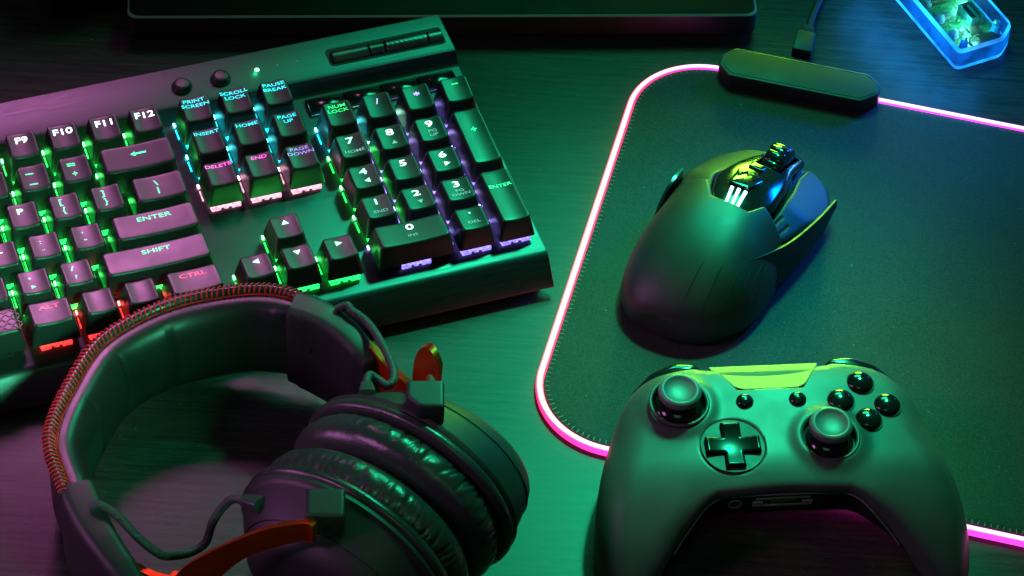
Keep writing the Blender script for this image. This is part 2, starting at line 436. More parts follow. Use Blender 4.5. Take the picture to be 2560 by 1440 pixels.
# number row
for i, (a, b_) in enumerate(zip('`1234567890', '~!@#$%^&*()')): K(0.5+i, 0, 1, 1, [(a, 2.6, -1.6, 3.0, 1.3), (b_, 2.2, -1.6, -2.6, 1.2)], TEAL, 1.0, GREEN)
K(11.5, 0, 1, 1, [('-', 2.3, -1.6, 2.2, 1), ('_', 2.3, -1.0, -3.6, 1)], TEAL, 1.0, GREEN)
K(12.5, 0, 1, 1, [('=', 2.3, -1.6, 2.6, 1), ('+', 1.9, -1.0, -2.4, 1)], TEAL, 1.0, GREEN)
K(14, 0, 2, 1, [('<-', 2.6, 0.5, 1.4, 1)], TEAL, 1.1, GREEN)
# Q row
K(0.75, 1, 1.5, 1, [('TAB', 2.2, 0, 2.8, 1.4)], TEAL, 1.0, GREEN)
for i, a in enumerate('QWERTYUIOP'): K(2+i, 1, 1, 1, [(a, 3.0, -1.0, 2.4, 1.4)], GRW, 1.6, GREEN)
K(12, 1, 1, 1, [('[', 3.0, -1.6, 2.5, 1.3), ('{', 3.0, -1.2, -2.2, 1.2)], TEAL, 1.0, GREEN)
K(13, 1, 1, 1, [(']', 3.0, -1.6, 2.5, 1.3), ('}', 3.0, -1.2, -2.2, 1.2)], TEAL, 1.0, GREEN)
K(14.25, 1, 1.5, 1, [('\\', 2.8, -1.0, 2.4, 1.5), ('|', 2.8, -1.0, -2.0, 1.5)], TEAL, 1.0, GREEN)
# A row
K(0.875, 2, 1.75, 1, [('CAPS', 2.0, 0, 2.8, 1.4)], TEAL, 1.0, GREEN)
for i, a in enumerate('ASDFGHJKL'): K(2.25+i, 2, 1, 1, [(a, 3.0, -1.0, 2.4, 1.4)], GRW, 1.6, GREEN)
K(11.25, 2, 1, 1, [(':', 2.4, -1.6, 2.2, 1.5), ('..', 2.0, -1.2, -2.4, 1.4)], TEAL, 1.0, GREEN)
K(12.25, 2, 1, 1, [("'", 2.4, -1.6, 2.6, 1.5), ('"', 2.2, -1.2, -1.8, 1.4)], TEAL, 1.0, GREEN)
K(13.875, 2, 2.25, 1, [('ENTER', 2.4, 0.2, 3.0, 1.55)], TEAL, 1.1, GREEN)
# Z row
K(1.125, 3, 2.25, 1, [('SHIFT', 2.4, 0, 3.0, 1.55)], TEAL, 1.1, GREEN)
for i, a in enumerate('ZXCVBNM'): K(2.75+i, 3, 1, 1, [(a, 3.0, -1.0, 2.4, 1.4)], GRW, 1.6, GREEN)
K(9.75, 3, 1, 1, [(',', 2.4, -1.6, 2.4, 1.5), ('<', 1.8, -0.8, -2.6, 1.4)], TEAL, 1.0, GREEN)
K(10.75, 3, 1, 1, [('_dot', 1.5, -1.6, 2.2, 1.5), ('>', 1.9, -1.0, -3.0, 1.5)], TEAL, 1.0, GREEN)
K(11.75, 3, 1, 1, [('/', 2.8, -1.6, 2.6, 1.5), ('?', 2.4, -1.0, -2.6, 1.4)], TEAL, 1.0, GREEN)
K(13.625, 3, 2.75, 1, [('SHIFT', 2.4, 0.6, 3.0, 1.55)], TEAL, 1.1, GREEN)
# bottom row
K(0.75, 4, 1.5, 1, [('CTRL', 2.4, 0, 3.0, 1.5)], RED, 1.1, RED); K(2, 4, 1, 1, [], RED, 1, RED); K(3.125, 4, 1.25, 1, [('ALT', 2.4, 0, 3.0, 1.5)], RED, 1.1, RED)
K(7.0, 4, 6.5, 1, [], RED, 1, RED)
K(10.875, 4, 1.25, 1, [('ALT', 2.4, 0, 3.0, 1.5)], (1.0, 0.06, 0.10), 1.1, RED); K(12, 4, 1, 1, [], RED, 1, RED); K(13, 4, 1, 1, [], RED, 1, RED)
K(14.25, 4, 1.5, 1, [('CTRL', 2.4, 0, 3.2, 1.5)], (1.0, 0.06, 0.10), 1.1, RED)
# navigation
for i, t_ in enumerate((('PRINT', 'SCREEN'), ('SCROLL', 'LOCK'), ('PAUSE', 'BREAK'))):
    K(15.75+i, -1.1, 1, 1, [(t_[0], 1.75, 0, 4.6, 1.5), (t_[1], 1.75, 0, 1.9, 1.5)], CYAN, 1.3, CYAN)
for i, t_ in enumerate((('INSERT',), ('HOME',), ('PAGE', 'UP'))):
    K(15.75+i, 0, 1, 1, [(s_, 1.75, 0, 4.4-2.6*j, 1.5) for j, s_ in enumerate(t_)], CYAN, 1.2, CYAN)
for i, t_ in enumerate((('DELETE',), ('END',), ('PAGE', 'DOWN'))):
    K(15.75+i, 1, 1, 1, [(s_, 1.75, 0, 4.4-2.6*j, 1.5) for j, s_ in enumerate(t_)], PINK if i < 2 else LAV, 1.2 if i < 2 else 0.75, PINKW)
for u, v, g_ in ((16.75, 3, '^'), (15.75, 4, '<'), (16.75, 4, 'v'), (17.75, 4, '>')):
    K(u, v, 1, 1, [(g_, 2.7, 0, 2.6, 1)], GRW, 1.5, GREEN)
# number pad
K(19, 0, 1, 1, [('NUM', 1.75, 0, 4.2, 1.5), ('LOCK', 1.75, 0, 1.6, 1.5)], (0.02, 1, 0.2), 1.0, CYAN)
K(20, 0, 1, 1, [('/', 3.0, 0, 2.4, 1.3)], LAV, 1.4, GRW); K(21, 0, 1, 1, [('*', 3.4, 0, 2.0, 1.4)], LAV, 1.4, VIOL)
K(22, 0, 1, 1, [('-', 2.0, 0, 3.0, 1)], (0.02, 1, 0.2), 1.2, VIOL)
for i, (a, b_) in enumerate((('7', 'HOME'), ('8', '^'), ('9', 'PG'))): 
    L_ = [(a, 3.4, 0, 3.0, 1.6)] + ([(b_, 2.2, 0.4, -3.0, 1.4)] if b_ == '^' else [(b_, 1.6, 0.4, -3.4 if b_ == 'HOME' else -1.2, 1.5)] + ([('UP', 1.6, 0.4, -3.6, 1.5)] if b_ == 'PG' else []))
    K(19+i, 1, 1, 1, L_, GRW if i == 0 else WHT, 1.3, GREEN if i == 0 else (LAV if i else GRW))
for i, (a, b_) in enumerate((('4', '<'), ('5', None), ('6', '>'))):
    K(19+i, 2, 1, 1, [(a, 3.4, 0, 3.0, 1.6)]+([(b_, 2.4, 0.5, -2.6, 1)] if b_ else []), GRW if i == 0 else WHT, 1.3, GREEN if i == 0 else LAV)
for i, (a, b_) in enumerate((('1', 'END'), ('2', 'v'), ('3', 'PG'))):
    L_ = [(a, 3.4, 0, 3.0, 1.6)] + ([(b_, 2.2, 0.4, -2.6, 1)] if b_ == 'v' else [(b_, 1.6, 0.4, -3.2 if b_ == 'END' else -1.2, 1.5)] + ([('DWN', 1.6, 0.4, -3.6, 1.5)] if b_ == 'PG' else []))
    K(19+i, 3, 1, 1, L_, GRW if i == 0 else WHT, 1.3, GREEN if i == 0 else LAV)
K(19.5, 4, 2, 1, [('0', 3.4, 0, 3.0, 1.6), ('INS', 1.5, 0, -2.2, 1.5)], WHT, 1.3, VIOL)
K(21, 4, 1, 1, [('_dot', 1.3, 0, 3.4, 1), ('DEL', 1.6, 0.4, -2.4, 1.5)], WHT, 1.0, VIOL)
K(22, 1.5, 1, 2, [('+', 2.2, 0, 4.0, 1)], (0.02, 1, 0.2), 1.3, VIOL)
K(22, 3.5, 1, 2, [('ENTER', 1.9, 0, 6.0, 1.35)], (0.04, 1, 0.3), 1.2, VIOL)

DIM = ('HOME', 'END', 'INS', 'DEL', 'PG', 'UP', 'DWN', '^', 'v')
for u, v, w, d, lines, lc, ls, bc in keys:
    me, tw, td = keycap(w, d, v); cx, cyy = (u-17)*P, (2-v)*P
    kc = link('keycap', me, None, KB, (cx, cyy, 0))
    groups = {}
    for t_, hgt, lx, ly, wide in lines:
        V, F = glyph(t_, hgt, lx, ly, wide, 0.014 if hgt > 2.5 else 0.004)
        Z = np.array([[x, y, top_z(x, y, tw, v)+0.13] for x, y in V])
        dim = u > 18.5 and t_ in DIM
        groups.setdefault(dim, []).append((Z, F))
    for dim, vf in groups.items():
        if dim: col, st = (0.25, 0.75, 0.62), 0.7
        else: col, st = lc, ls*1.8
        part('legend', *join(*vf), leg_mat(col, st), kc, smooth=False)
    st = 3.2 if bc not in (RED,) else 2.6
    if bc == PINKW: st = 1.7
    if bc in (LAV, VIOL): st = 1.9
    hm, lm = house_mats(bc, st)
    offs_ = [0] if w < 2 else ([0] if w < 6 else [-35, 35, 0])
    if d == 1:
        for ox in offs_:
            link('switch_housing', with_mat(HOUSE_ME, hm), None, KB, (cx+ox, cyy-0.85, 0)); link('key_lamp', with_mat(LAMP_ME, lm), None, KB, (cx+ox, cyy-0.85, 0))
        if w >= 2:
            for ox in (-w*P/2+8, w*P/2-8):
                link('stabiliser', with_mat(STAB_ME, M_BLACK), None, KB, (cx+ox*0.9, cyy-16.0, 0)); link('key_lamp', with_mat(LAMP_ME, lm), None, KB, (cx+ox*.8, cyy-0.85, 0))
    else:
        for oy in (0, 9.5, -9.5):
            link('switch_housing', with_mat(HOUSE_ME, hm), None, KB, (cx, cyy-0.85+oy*.95, 0)); link('key_lamp', with_mat(LAMP_ME, lm), None, KB, (cx, cyy-0.85+oy, 0))

# textured space bar pattern: herringbone ribs
ribs = []
for i in range(58):
    for j in range(5):
        x = 7.0*P-17*P-60+i*2.1; y = -2*P-5+j*2.5; a = 45 if (i+j) % 2 else -45
        ribs.append(tf(box(2.3, 0.55, 0.35), np.array(Matrix.Translation((x, y, top_z(x-(7-17)*P, y+2*P, 58, 4)+0.12)))@rz(a)))
sp = part('grip_texture', *join(*ribs), M_KEY, KB, sharp=30); sp['kind'] = 'stuff'

# volume roller in its slot, media keys, round buttons, indicator lamps
def slot(name, x0, x1, y0, y1, ztop, depth):
    xm, ym = (x0+x1)/2, (y0+y1)/2; w_, d_ = x1-x0, y1-y0
    R_ = [[(xm+x, ym+y, z) for x, y in rrect(w_/2+i, d_/2+i, 1.2+i, 3)] for i, z in ((0.5, ztop+0.03), (0.45, ztop+0.25), (0, ztop+0.28), (-0.4, ztop+0.12), (-0.5, ztop+0.06))]
    return part(name, *loft(R_, True, True), M_BLACK, KB, sharp=30)
slot('roller_slot', 47.6, 104.2, 78.2, 88.6, -8.05, 3)
def roller(x0, x1, r, yc, zc, m, name, knurl=False):
    n = 40; xs = np.linspace(x0+0.2, x1-0.2, 2 if not knurl else 46); R_ = []
    R_.append([(x0, yc+(r-.4)*math.cos(2*math.pi*j/n), zc+(r-.4)*math.sin(2*math.pi*j/n)) for j in range(n)])
    for i, x in enumerate(xs):
        R_.append([(x, yc+(r-(0.42*abs(math.sin(x*1.35+8*2*math.pi*j/n))*abs(math.sin(x*1.35-8*2*math.pi*j/n)) if knurl else 0))*math.cos(2*math.pi*j/n),
                    zc+(r-(0.42*abs(math.sin(x*1.35+8*2*math.pi*j/n))*abs(math.sin(x*1.35-8*2*math.pi*j/n)) if knurl else 0))*math.sin(2*math.pi*j/n)) for j in range(n)])
    R_.append([(x1, yc+(r-.4)*math.cos(2*math.pi*j/n), zc+(r-.4)*math.sin(2*math.pi*j/n)) for j in range(n)])
    return part(name, *loft(R_), m, KB, sharp=60)
M_ROLL = surface('dark metal roller', 0.16, 0.3, 0.9, 0.5, 0.15, 0.06, 900, 0.15, 0.00003)
ry, rzz, rr_ = 83.0, -9.6, 4.3
roller(49.0, 66.6, rr_, ry, rzz, M_ROLL, 'roller_end'); roller(67.4, 74.6, rr_, ry, rzz, M_ROLL, 'roller_end')
roller(75.4, 96.2, rr_+0.25, ry, rzz, M_ROLL, 'volume_roller', True); roller(97.0, 103.6, rr_, ry, rzz, M_ROLL, 'roller_end')
slot('media_slot', 29.4, 103.0, 53.6, 65.6, PLATE, 3)
for x0 in (30.2, 48.6, 66.9, 85.3):
    w_, R_ = 17.6, []
    for x in (x0, x0+0.5, x0+w_-0.5, x0+w_):
        e = 0.5 if x in (x0, x0+w_) else 0
        R_.append([(x, 59.6+5.2*math.cos(math.pi*k/12)*(1-e*.06), PLATE+0.15+(2.4-e)*math.sin(math.pi*k/12)**0.8) for k in range(13)])
    part('media_key', *loft(R_), M_GLOSSB, KB, sharp=50)
for bx in (-23.7, -5.0):
    part('round_button', *mv(lathe([(4.9, 0), (4.9, 0.5), (4.2, 0.9), (4.0, 1.2), (4.0, 2.2), (3.6, 2.8), (2.5, 3.0), (0.4, 3.05)], 36), (bx, 84.1, -8.05)), M_GREYP, KB, sharp=50)
part('indicator_lamp', *mv(lathe([(1.25, 0), (1.2, 0.35), (0.7, 0.6), (0.1, 0.65)], 20), (12.9, 85.3, -8.05)), glow('indicator light', (0.45, 1.0, 0.7), 1.6), KB)
il = bpy.data.lights.new('indicator_glow', 'POINT'); il.color = (0.0, 1.0, 0.30); il.energy = 0.0012; il.shadow_soft_size = 0.0008
io_ = bpy.data.objects.new('indicator_glow', il); COL.objects.link(io_); io_.parent = KB; io_.location = (12.9*S, 85.3*S, -5.2*S)
for ix in (23.0, 32.9): part('indicator_lamp', *mv(lathe([(0.6, 0), (0.5, 0.2), (0.05, 0.25)], 12), (ix, 85.6, -8.05)), glow('dim indicator', (0.1, 0.5, 0.25), 0.3), KB)
# ------------------------------------------------------------------ slab at the back (base of a screen stand)
M_SLAB = surface('dark lacquered metal', 0.012, 0.42, 0.0, 0.9, 0.15, 0.04, 900, 0.04, 0.00003)
M_SLABT = surface('dark matte metal', 0.005, 0.55, 0.0, 0.08, 0.15, 0.05, 900, 0.1, 0.00003)
M_EDGE = surface('chamfer highlight', 0.20, 0.35, 0.0, 0.5, 0.08, 0.06, 300, 0.02, 0.00003, 160)  # pale colour stands in for the highlight on the slab's edge
sa = math.degrees(math.atan2(183.0-150.5, 112-(-194.9)))
SLM = Matrix.Translation((-194.9*S, 150.5*S, 0)) @ Matrix.Rotation(math.radians(sa), 4, 'Z')
SL = empty('stand_base', 'long flat dark slab with a thin bright green highlight along its front edge behind the keyboard', 'stand base', M=SLM)
W_ = 308.8
def slabpoly(i): return [(x+W_/2, y+95) for x, y in rrect(W_/2-i, 95-i, 5, 5)]
part('slab', *loft([[(x, y, z) for x, y in slabpoly(i)] for i, z in ((0.3, 3.2), (0, 3.6), (0, 14.75))]), M_SLAB, SL, sharp=30)
part('edge_highlight', *loft([[(x, y, z) for x, y in slabpoly(i)] for i, z in ((0.0, 14.8), (0.02, 15.0), (0.95, 15.72), (1.0, 15.72))], False, False), M_EDGE, SL, sharp=30)
part('top_panel', *loft([[(x, y, z) for x, y in slabpoly(i)] for i, z in ((1.05, 14.8), (1.05, 15.6), (1.3, 15.75))], False, True), M_SLABT, SL, sharp=30)
for fx in (30, W_-30): part('foot', *box(40, 20, 3.2, (fx, 25, 1.7), 3), M_RUBBER, SL, sharp=30)

# dark device cut by the upper left corner of the picture
DVM = Matrix.Translation((-236*S, 160*S, 0)) @ Matrix.Rotation(math.radians(22), 4, 'Z')
DV = empty('desk_device', 'dark flat device with one rounded corner at the upper left behind the keyboard', 'device', M=DVM)
dp = round_poly([(0, 0), (130, 0), (130, 110), (-6, 110)], [9, 4, 4, 4])
part('housing', *prism(dp, 0.6, 26, 1.2), surface('dark satin plastic', 0.014, 0.55, 0, 0.3), DV, sharp=35)
part('top_cover', *prism(inset(dp, 2.0), 26.1, 27.0, 0.4), surface('dark satin cover', 0.010, 0.55, 0, 0.25), DV, sharp=35)

# ------------------------------------------------------------------ lit mouse mat
MA = math.radians(-11.3)
MMT = Matrix.Rotation(MA, 4, 'Z') @ Matrix.Translation((25.4*S, -85.6*S, 0))
MT = empty('mouse_mat', 'dark cloth mouse mat with a glowing pink light strip around its edge', 'mouse mat', M=MMT)
MW, MH, MR = 395.0, 256.8, 37.0
def mat_material():
    m, nt, b = nt_new('woven mat cloth')
    n1 = noise_node(nt, 1250, (1, 1, 1), 3, 0.7); n2 = noise_node(nt, 25, (1, 1, 1), 3, 0.5)
    mx = add(nt, 'ShaderNodeMix', data_type='FLOAT'); mx.inputs[0].default_value = 0.18
    nt.links.new(n1.outputs['Fac'], mx.inputs[2]); nt.links.new(n2.outputs['Fac'], mx.inputs[3])
    nt.links.new(ramp(nt, mx.outputs[0], 0.3, (0.012, 0.014, 0.013), 0.70, (0.062, 0.066, 0.061)), b.inputs['Base Color'])
    b.inputs['Roughness'].default_value = 0.75; b.inputs['Specular IOR Level'].default_value = 0.3
    b.inputs['Sheen Weight'].default_value = 0.15
    bump(nt, b, n1.outputs['Fac'], 0.5, 0.0002)
    return m
def matring(i, z, n=14): return [(x+MW/2, y+MH/2, z) for x, y in rrect(MW/2-i, MH/2-i, MR-i, n)]
part('cloth', *loft([matring(2.6, 0.5), matring(2.2, 0.9), matring(2.2, 3.2), matring(2.8, 3.6), matring(6.5, 3.7)]), mat_material(), MT, sharp=40)
# light strip: bright core on top, dimmer silicone sleeve around it, a gap where the control box sits
per = [(x+MW/2, y+MH/2, 2.6) for x, y in rrect(MW/2-0.2, MH/2-0.2, MR, 26)]
per = resample(np.array(per+[per[0]]), 1200)[:-1]
inbox = lambda p: p[1] > MH-8 and 38 < p[0] < 112
i0 = next(i for i in range(len(per)) if inbox(per[i-1]) and not inbox(per[i]))
per = np.roll(per, -i0, axis=0); per = np.array([p for p in per if not inbox(p)])
def strip_col(p):
    # red-pink on the left, pink in front, violet towards the far right end, as a running rainbow
    x, y = p[0]/MW, p[1]/MH
    left, back = 1-min(1, x*6), max(0.0, (y-0.5)*2)
    a = np.array([1.0, 0.02, 0.13])*left+np.array([1.0, 0.04, 0.55])*(1-left)*(1-back)+np.array([0.80, 0.05, 1.0])*(1-left)*back
    return a
def strip(name, offs, strength, white):
    n = len(per); T = np.gradient(per, axis=0); T /= np.linalg.norm(T, axis=1)[:, None]; N = np.stack([-T[:, 1], T[:, 0], 0*T[:, 0]], 1)
    cen = np.array([MW/2, MH/2, 0]); sg = np.sign(((cen-per)*N).sum(1))[:, None]; N = N*sg   # inward
    R_ = [[per[i]+N[i]*a+np.array([0, 0, b]) for a, b in offs] for i in range(n)]
    V, F = loft(R_, True, True); me = mesh(name, V, F, True, 60)
    at = me.color_attributes.new('glow', 'FLOAT_COLOR', 'POINT')
    k = len(offs); cols = []
    for i in range(n):
        c = strip_col(per[i])*(1-white)+white; cols += [(*c, 1)]*k
    at.data.foreach_set('color', np.array(cols, np.float32).ravel())
    m, nt, b = nt_new(name); ca = add(nt, 'ShaderNodeVertexColor'); ca.layer_name = 'glow'
    b.inputs['Base Color'].default_value = (0.25, 0.22, 0.23, 1); b.inputs['Roughness'].default_value = 0.35
    nt.links.new(ca.outputs['Color'], b.inputs['Emission Color']); b.inputs['Emission Strength'].default_value = strength
    return link(name, me, m, MT)
strip('light_sleeve', [(-1.6, -2.3), (-1.8, -1.0), (-1.7, 0.3), (-1.35, 1.05), (1.25, 1.05), (1.55, 0.3), (1.6, -1.0), (1.5, -2.3)], 2.3, 0.0)
strip('light_core', [(-1.05, 1.1), (-0.85, 1.5), (-0.4, 1.75), (0.3, 1.75), (0.75, 1.5), (0.95, 1.1)], 2.8, 0.38)
# stitches that hold the strip
st_ = []
per2 = resample(np.array([(x+MW/2, y+MH/2, 3.75) for x, y in rrect(MW/2-3.6, MH/2-3.6, MR-3.6, 20)]+[(MW-3.6, MH-MR, 3.75)]), 900)
for i in range(0, 899, 2):
    p = per2[i]; t = per2[i+1]-p; a = math.degrees(math.atan2(t[1], t[0]))+90+random.uniform(-14, 14)
    if inbox(p): continue
    st_.append(tf(box(random.uniform(1.6, 2.3), 0.30, 0.25), np.array(Matrix.Translation(tuple(p)))@rz(a)))
so = part('edge_stitching', *join(*st_), surface('grey thread', 0.26, 0.6, 0, 0.4, 0.4), MT, smooth=False); so['kind'] = 'stuff'
# control box on the back edge
bxp = [(36.5, 78), (43, 71.5), (108, 71.5), (115.5, 79), (115.5, 86), (108.5, 92.5), (42, 92.5), (36.5, 85)]
bxp = np.array([(x, y+MH-84.5) for x, y in bxp])
bxr = round_poly(bxp, 1.6, 3)
cb = part('control_box', *loft([[(x, y, z) for x, y in inset(bxr, i)] for i, z in ((0.2, 3.8), (0, 4.2), (0, 10.6), (0.5, 11.5), (1.3, 11.7), (1.5, 11.55), (1.8, 11.55))], True, True),
     surface('dark box plastic', 0.022, 0.42, 0, 0.5), MT, sharp=25)
part('top_inlay', *loft([[(x, y, z) for x, y in inset(bxr, i)] for i, z in ((1.85, 11.5), (1.9, 11.75), (2.3, 11.85))], False, True), surface('box inlay', (0.065, 0.045, 0.012), 0.5, 0, 0.3), cb, sharp=25)

# cable plugged into the control box
def px(p): return p
CB = empty('usb_cable', 'black braided cable plugged into the back of the mat control box', 'cable', loc=(136, 165, 4))
cpts = np.array([(137.5, 182, 8), (139.5, 192, 7.5), (143, 206, 5.5), (147.5, 222, 3.5), (152, 245, 2.6), (160, 290, 2.6), (158, 350, 2.6)])-np.array([136, 165, 4])
cpts = resample(catmull(cpts, 12), 160)
part('cord', *tube(cpts, 1.9, 10, lambda i, a: 1+0.06*math.sin(3*a+i*1.1)*math.sin(3*a-i*1.1)), M_RUBBER, CB)
plugM = np.array(Matrix.Translation((135.2-136, 171.5-165, 8.2-4)))@rz(-11.3)
part('plug', *tf(join(box(9.6, 15, 6.4, (0, 0, 0), 1.2, 0.8)), plugM), M_BLACK, CB, sharp=35)
part('strain_relief', *tf(join(box(6.0, 6, 4.6, (0, 10.3, 0), 1, 0.6)), plugM), M_RUBBER, CB, sharp=35)

# ------------------------------------------------------------------ clear lit usb hub
HBM = Matrix.Translation((211*S, 168.5*S, 0)) @ Matrix.Rotation(math.radians(28.4), 4, 'Z')
HB = empty('usb_hub', 'clear plastic usb hub glowing blue with green circuit board inside', 'usb hub', M=HBM)
HW_, HL_, HH_ = 36.5, 108.0, 13.5
hp_ = round_poly([(0, 0), (26, 0), (HW_, 8.5), (HW_, HL_-8), (28, HL_), (0, HL_)], [3.5, 3.5, 3, 3, 3, 3], 4)
def clear_mat(name, tint, fres=1.0, alpha=0.08):
    m, nt, b = nt_new(name); nt.nodes.remove(b)
    out = nt.nodes['Material Output']; tr = add(nt, 'ShaderNodeBsdfTransparent'); tr.inputs[0].default_value = (*tint, 1)
    gl = add(nt, 'ShaderNodeBsdfGlossy'); gl.inputs['Roughness'].default_value = 0.08; fr = add(nt, 'ShaderNodeFresnel'); fr.inputs[0].default_value = 1.49
    mx = add(nt, 'ShaderNodeMixShader'); ml = add(nt, 'ShaderNodeMath', operation='MULTIPLY_ADD'); ml.inputs[1].default_value = fres; ml.inputs[2].default_value = alpha*0.2
    nt.links.new(fr.outputs[0], ml.inputs[0]); nt.links.new(ml.outputs[0], mx.inputs[0])
    nt.links.new(tr.outputs[0], mx.inputs[1]); nt.links.new(gl.outputs[0], mx.inputs[2]); nt.links.new(mx.outputs[0], out.inputs[0]); return m
M_CLEAR = clear_mat('clear acrylic', (0.80, 0.95, 1.0), 0.28, 0.01)
def edge_glow(name, lo, hi, scale, col):
    m, nt, b = nt_new(name); b.inputs['Base Color'].default_value = (0.02, 0.05, 0.1, 1); b.inputs['Roughness'].default_value = 0.15
    nz = noise_node(nt, scale, (1, 1, 1), 3, 0.6)
    nt.links.new(frange(nt, nz.outputs['Fac'], lo, hi, 0.35, 0.68), b.inputs['Emission Strength'])
    b.inputs['Emission Color'].default_value = (*col, 1); return m
M_GUIDE = edge_glow('lit acrylic edge', 0.05, 1.0, 40, (0.0, 0.20, 1.0))
M_RIM = edge_glow('bright acrylic rim', 0.15, 3.6, 28, (0.01, 0.32, 1.0))
# side wall of the case: a tall outer band and bright upper and lower rims
def band(i0_, z0, i1_, z1, th):
    A = [[(x, y, z) for x, y in inset(hp_, i)] for i, z in ((i0_, z0), (i1_, z1))]
    B = [[(x, y, z) for x, y in inset(hp_, i)] for i, z in ((i1_+th, z1), (i0_+th, z0))]
    return loft(A+B+[A[0]], False, False)
part('lower_rim', *band(0.0, 0.6, 0.0, 2.6, 1.6), M_RIM, HB, sharp=30)
part('side_wall', *band(0.0, 2.7, 0.25, 10.8, 1.4), M_GUIDE, HB, sharp=30)
part('upper_rim', *band(0.25, 10.9, 0.9, 12.6, 0.7), M_RIM, HB, sharp=30)
part('bottom_panel', *prism(inset(hp_, 1.9), 0.7, 1.5), surface('hub floor', (0.01, 0.03, 0.06), 0.25), HB, sharp=30)
part('top_cover', *loft([[(x, y, z) for x, y in inset(hp_, i)] for i, z in ((2.3, 12.2), (2.25, 12.7), (3.0, 13.3))], True, True), M_CLEAR, HB, sharp=30)
def pcb_material():
    m, nt, b = nt_new('green circuit board')
    n1 = noise_node(nt, 260, (1, 1, 1), 4, 0.7); 
    nt.links.new(ramp(nt, n1.outputs['Fac'], 0.42, (0.015, 0.10, 0.045), 0.62, (0.05, 0.34, 0.15)), b.inputs['Base Color'])
    b.inputs['Roughness'].default_value = 0.3; return m
pcbp = inset(hp_, 5.0)
part('circuit_board', *prism(pcbp, 4.4, 6.0), pcb_material(), HB, sharp=30)
M_METAL = surface('tin plated steel', 0.55, 0.28, 1.0, 0.5, 0.1, 0.06, 300, 0.05)
# usb socket, chips, domes, posts, traces
def hub(name, vf, m, label=None): return part(name, *vf, m, HB, sharp=35, label=label)
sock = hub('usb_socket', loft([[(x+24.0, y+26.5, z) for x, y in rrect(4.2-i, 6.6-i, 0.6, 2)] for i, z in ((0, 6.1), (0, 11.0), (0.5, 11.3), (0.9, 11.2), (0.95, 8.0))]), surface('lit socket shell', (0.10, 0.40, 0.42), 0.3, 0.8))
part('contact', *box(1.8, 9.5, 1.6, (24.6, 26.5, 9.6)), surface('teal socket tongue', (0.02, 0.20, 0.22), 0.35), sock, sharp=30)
for cxx, cyy_, cr in ((8.6, 17.5, 2.6), (8.2, 30.0, 2.6), (8.4, 43.0, 2.6)):
    hub('led_dome', mv(lathe([(cr, 0), (cr, 2.0), (cr*.8, 3.2), (cr*.4, 3.9), (0.1, 4.0)], 20), (cxx, cyy_, 6.0)), surface('frosted dome', (0.25, 0.35, 0.40), 0.25))
    hub('led_base', box(3.0, 2.6, 2.4, (cxx+4.4, cyy_+0.6, 7.2), 0.4, 0.2), surface('grey component', (0.20, 0.22, 0.20), 0.4))
    tr_ = [tube(np.array([(cxx-3.4, cyy_+3, 6.1), (cxx-3.4, cyy_-3.6, 6.1), (cxx+0.5, cyy_-3.9, 6.1), (cxx+3, cyy_-2.4, 6.1), (cxx+6.5, cyy_-2.6, 6.1)]), 0.22, 5)]
    hub('trace', join(*tr_), glow('glowing trace', (0.05, 0.9, 0.5), 0.35))  # traces are given a faint glow of their own
for pxx, pyy in ((8.0, 7.5), (29.5, 12.5)):
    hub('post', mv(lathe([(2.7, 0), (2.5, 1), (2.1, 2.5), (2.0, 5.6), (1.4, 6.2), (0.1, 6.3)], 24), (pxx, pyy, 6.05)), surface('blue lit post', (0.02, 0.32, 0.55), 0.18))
    hub('screw', mv(lathe([(1.7, 0), (1.6, 0.5), (0.8, 0.8), (0.1, 0.8)], 16), (pxx, pyy, 12.35)), M_METAL)
hub('chip', box(15, 6.2, 1.5, (20.5, 9.0, 6.8), 0.3, 0.2), surface('black chip', 0.012, 0.35))
hub('chip', box(6, 6, 1.2, (20.0, 16.8, 6.7), 0.3, 0.2), surface('brown chip', (0.05, 0.045, 0.03), 0.4))
hub('crystal', box(3.4, 2.6, 1.4, (12.6, 4.6, 6.75), 0.4, 0.3), surface('tan crystal', (0.30, 0.24, 0.12), 0.4))
comp = []
for i in range(70):
    x, y = random.uniform(9, 31), random.uniform(2.5, 60)
    if random.random() < 0.55: x, y = random.uniform(10, 30), random.uniform(12.0, 14.5) if random.random() < .5 else random.uniform(3, 6)
    comp.append(box(random.uniform(0.5, 1.1), random.uniform(0.4, 0.9), 0.7, (x, y, 6.4)))
co = hub('component', join(*comp), surface('small parts', (0.25, 0.45, 0.25), 0.35)); co['kind'] = 'stuff'
hub('board_lamp', mv(lathe([(0.75, 0), (0.6, 0.5), (0.1, 0.7)], 12), (11.2, 8.6, 6.1)), glow('board lamp light', (0.6, 1.0, 0.8), 4))
hub('battery', box(27, 22, 3.2, (18.5, 52, 7.8), 1, 0.6), surface('olive cell', (0.06, 0.08, 0.03), 0.35))
hl = bpy.data.lights.new('hub_spill_light', 'POINT'); hl.color = (0.02, 0.30, 1.0); hl.energy = 0.03; hl.shadow_soft_size = 0.013  # added lights outside the case for the blue spill on the desk
for lx, ly in ((-3.0, 8.0), (-3.6, 26.0), (-3.0, 45.0), (-3.4, 66.0), (10.0, -3.0)):
    ho = bpy.data.objects.new('hub_spill_light', hl); COL.objects.link(ho); ho.parent = HB; ho.location = ((lx-9)*S, ly*S, 15*S)
hl2 = bpy.data.lights.new('hub_fill_light', 'POINT'); hl2.color = (0.25, 1.0, 0.75); hl2.energy = 0.016; hl2.shadow_soft_size = 0.003  # added fill under the cover so the board shows up
for lx, ly in ((17, 21), (15, 8.0), (25, 38)):
    ho = bpy.data.objects.new('hub_fill_light', hl2); COL.objects.link(ho); ho.parent = HB; ho.location = (lx*S, ly*S, 11.4*S)

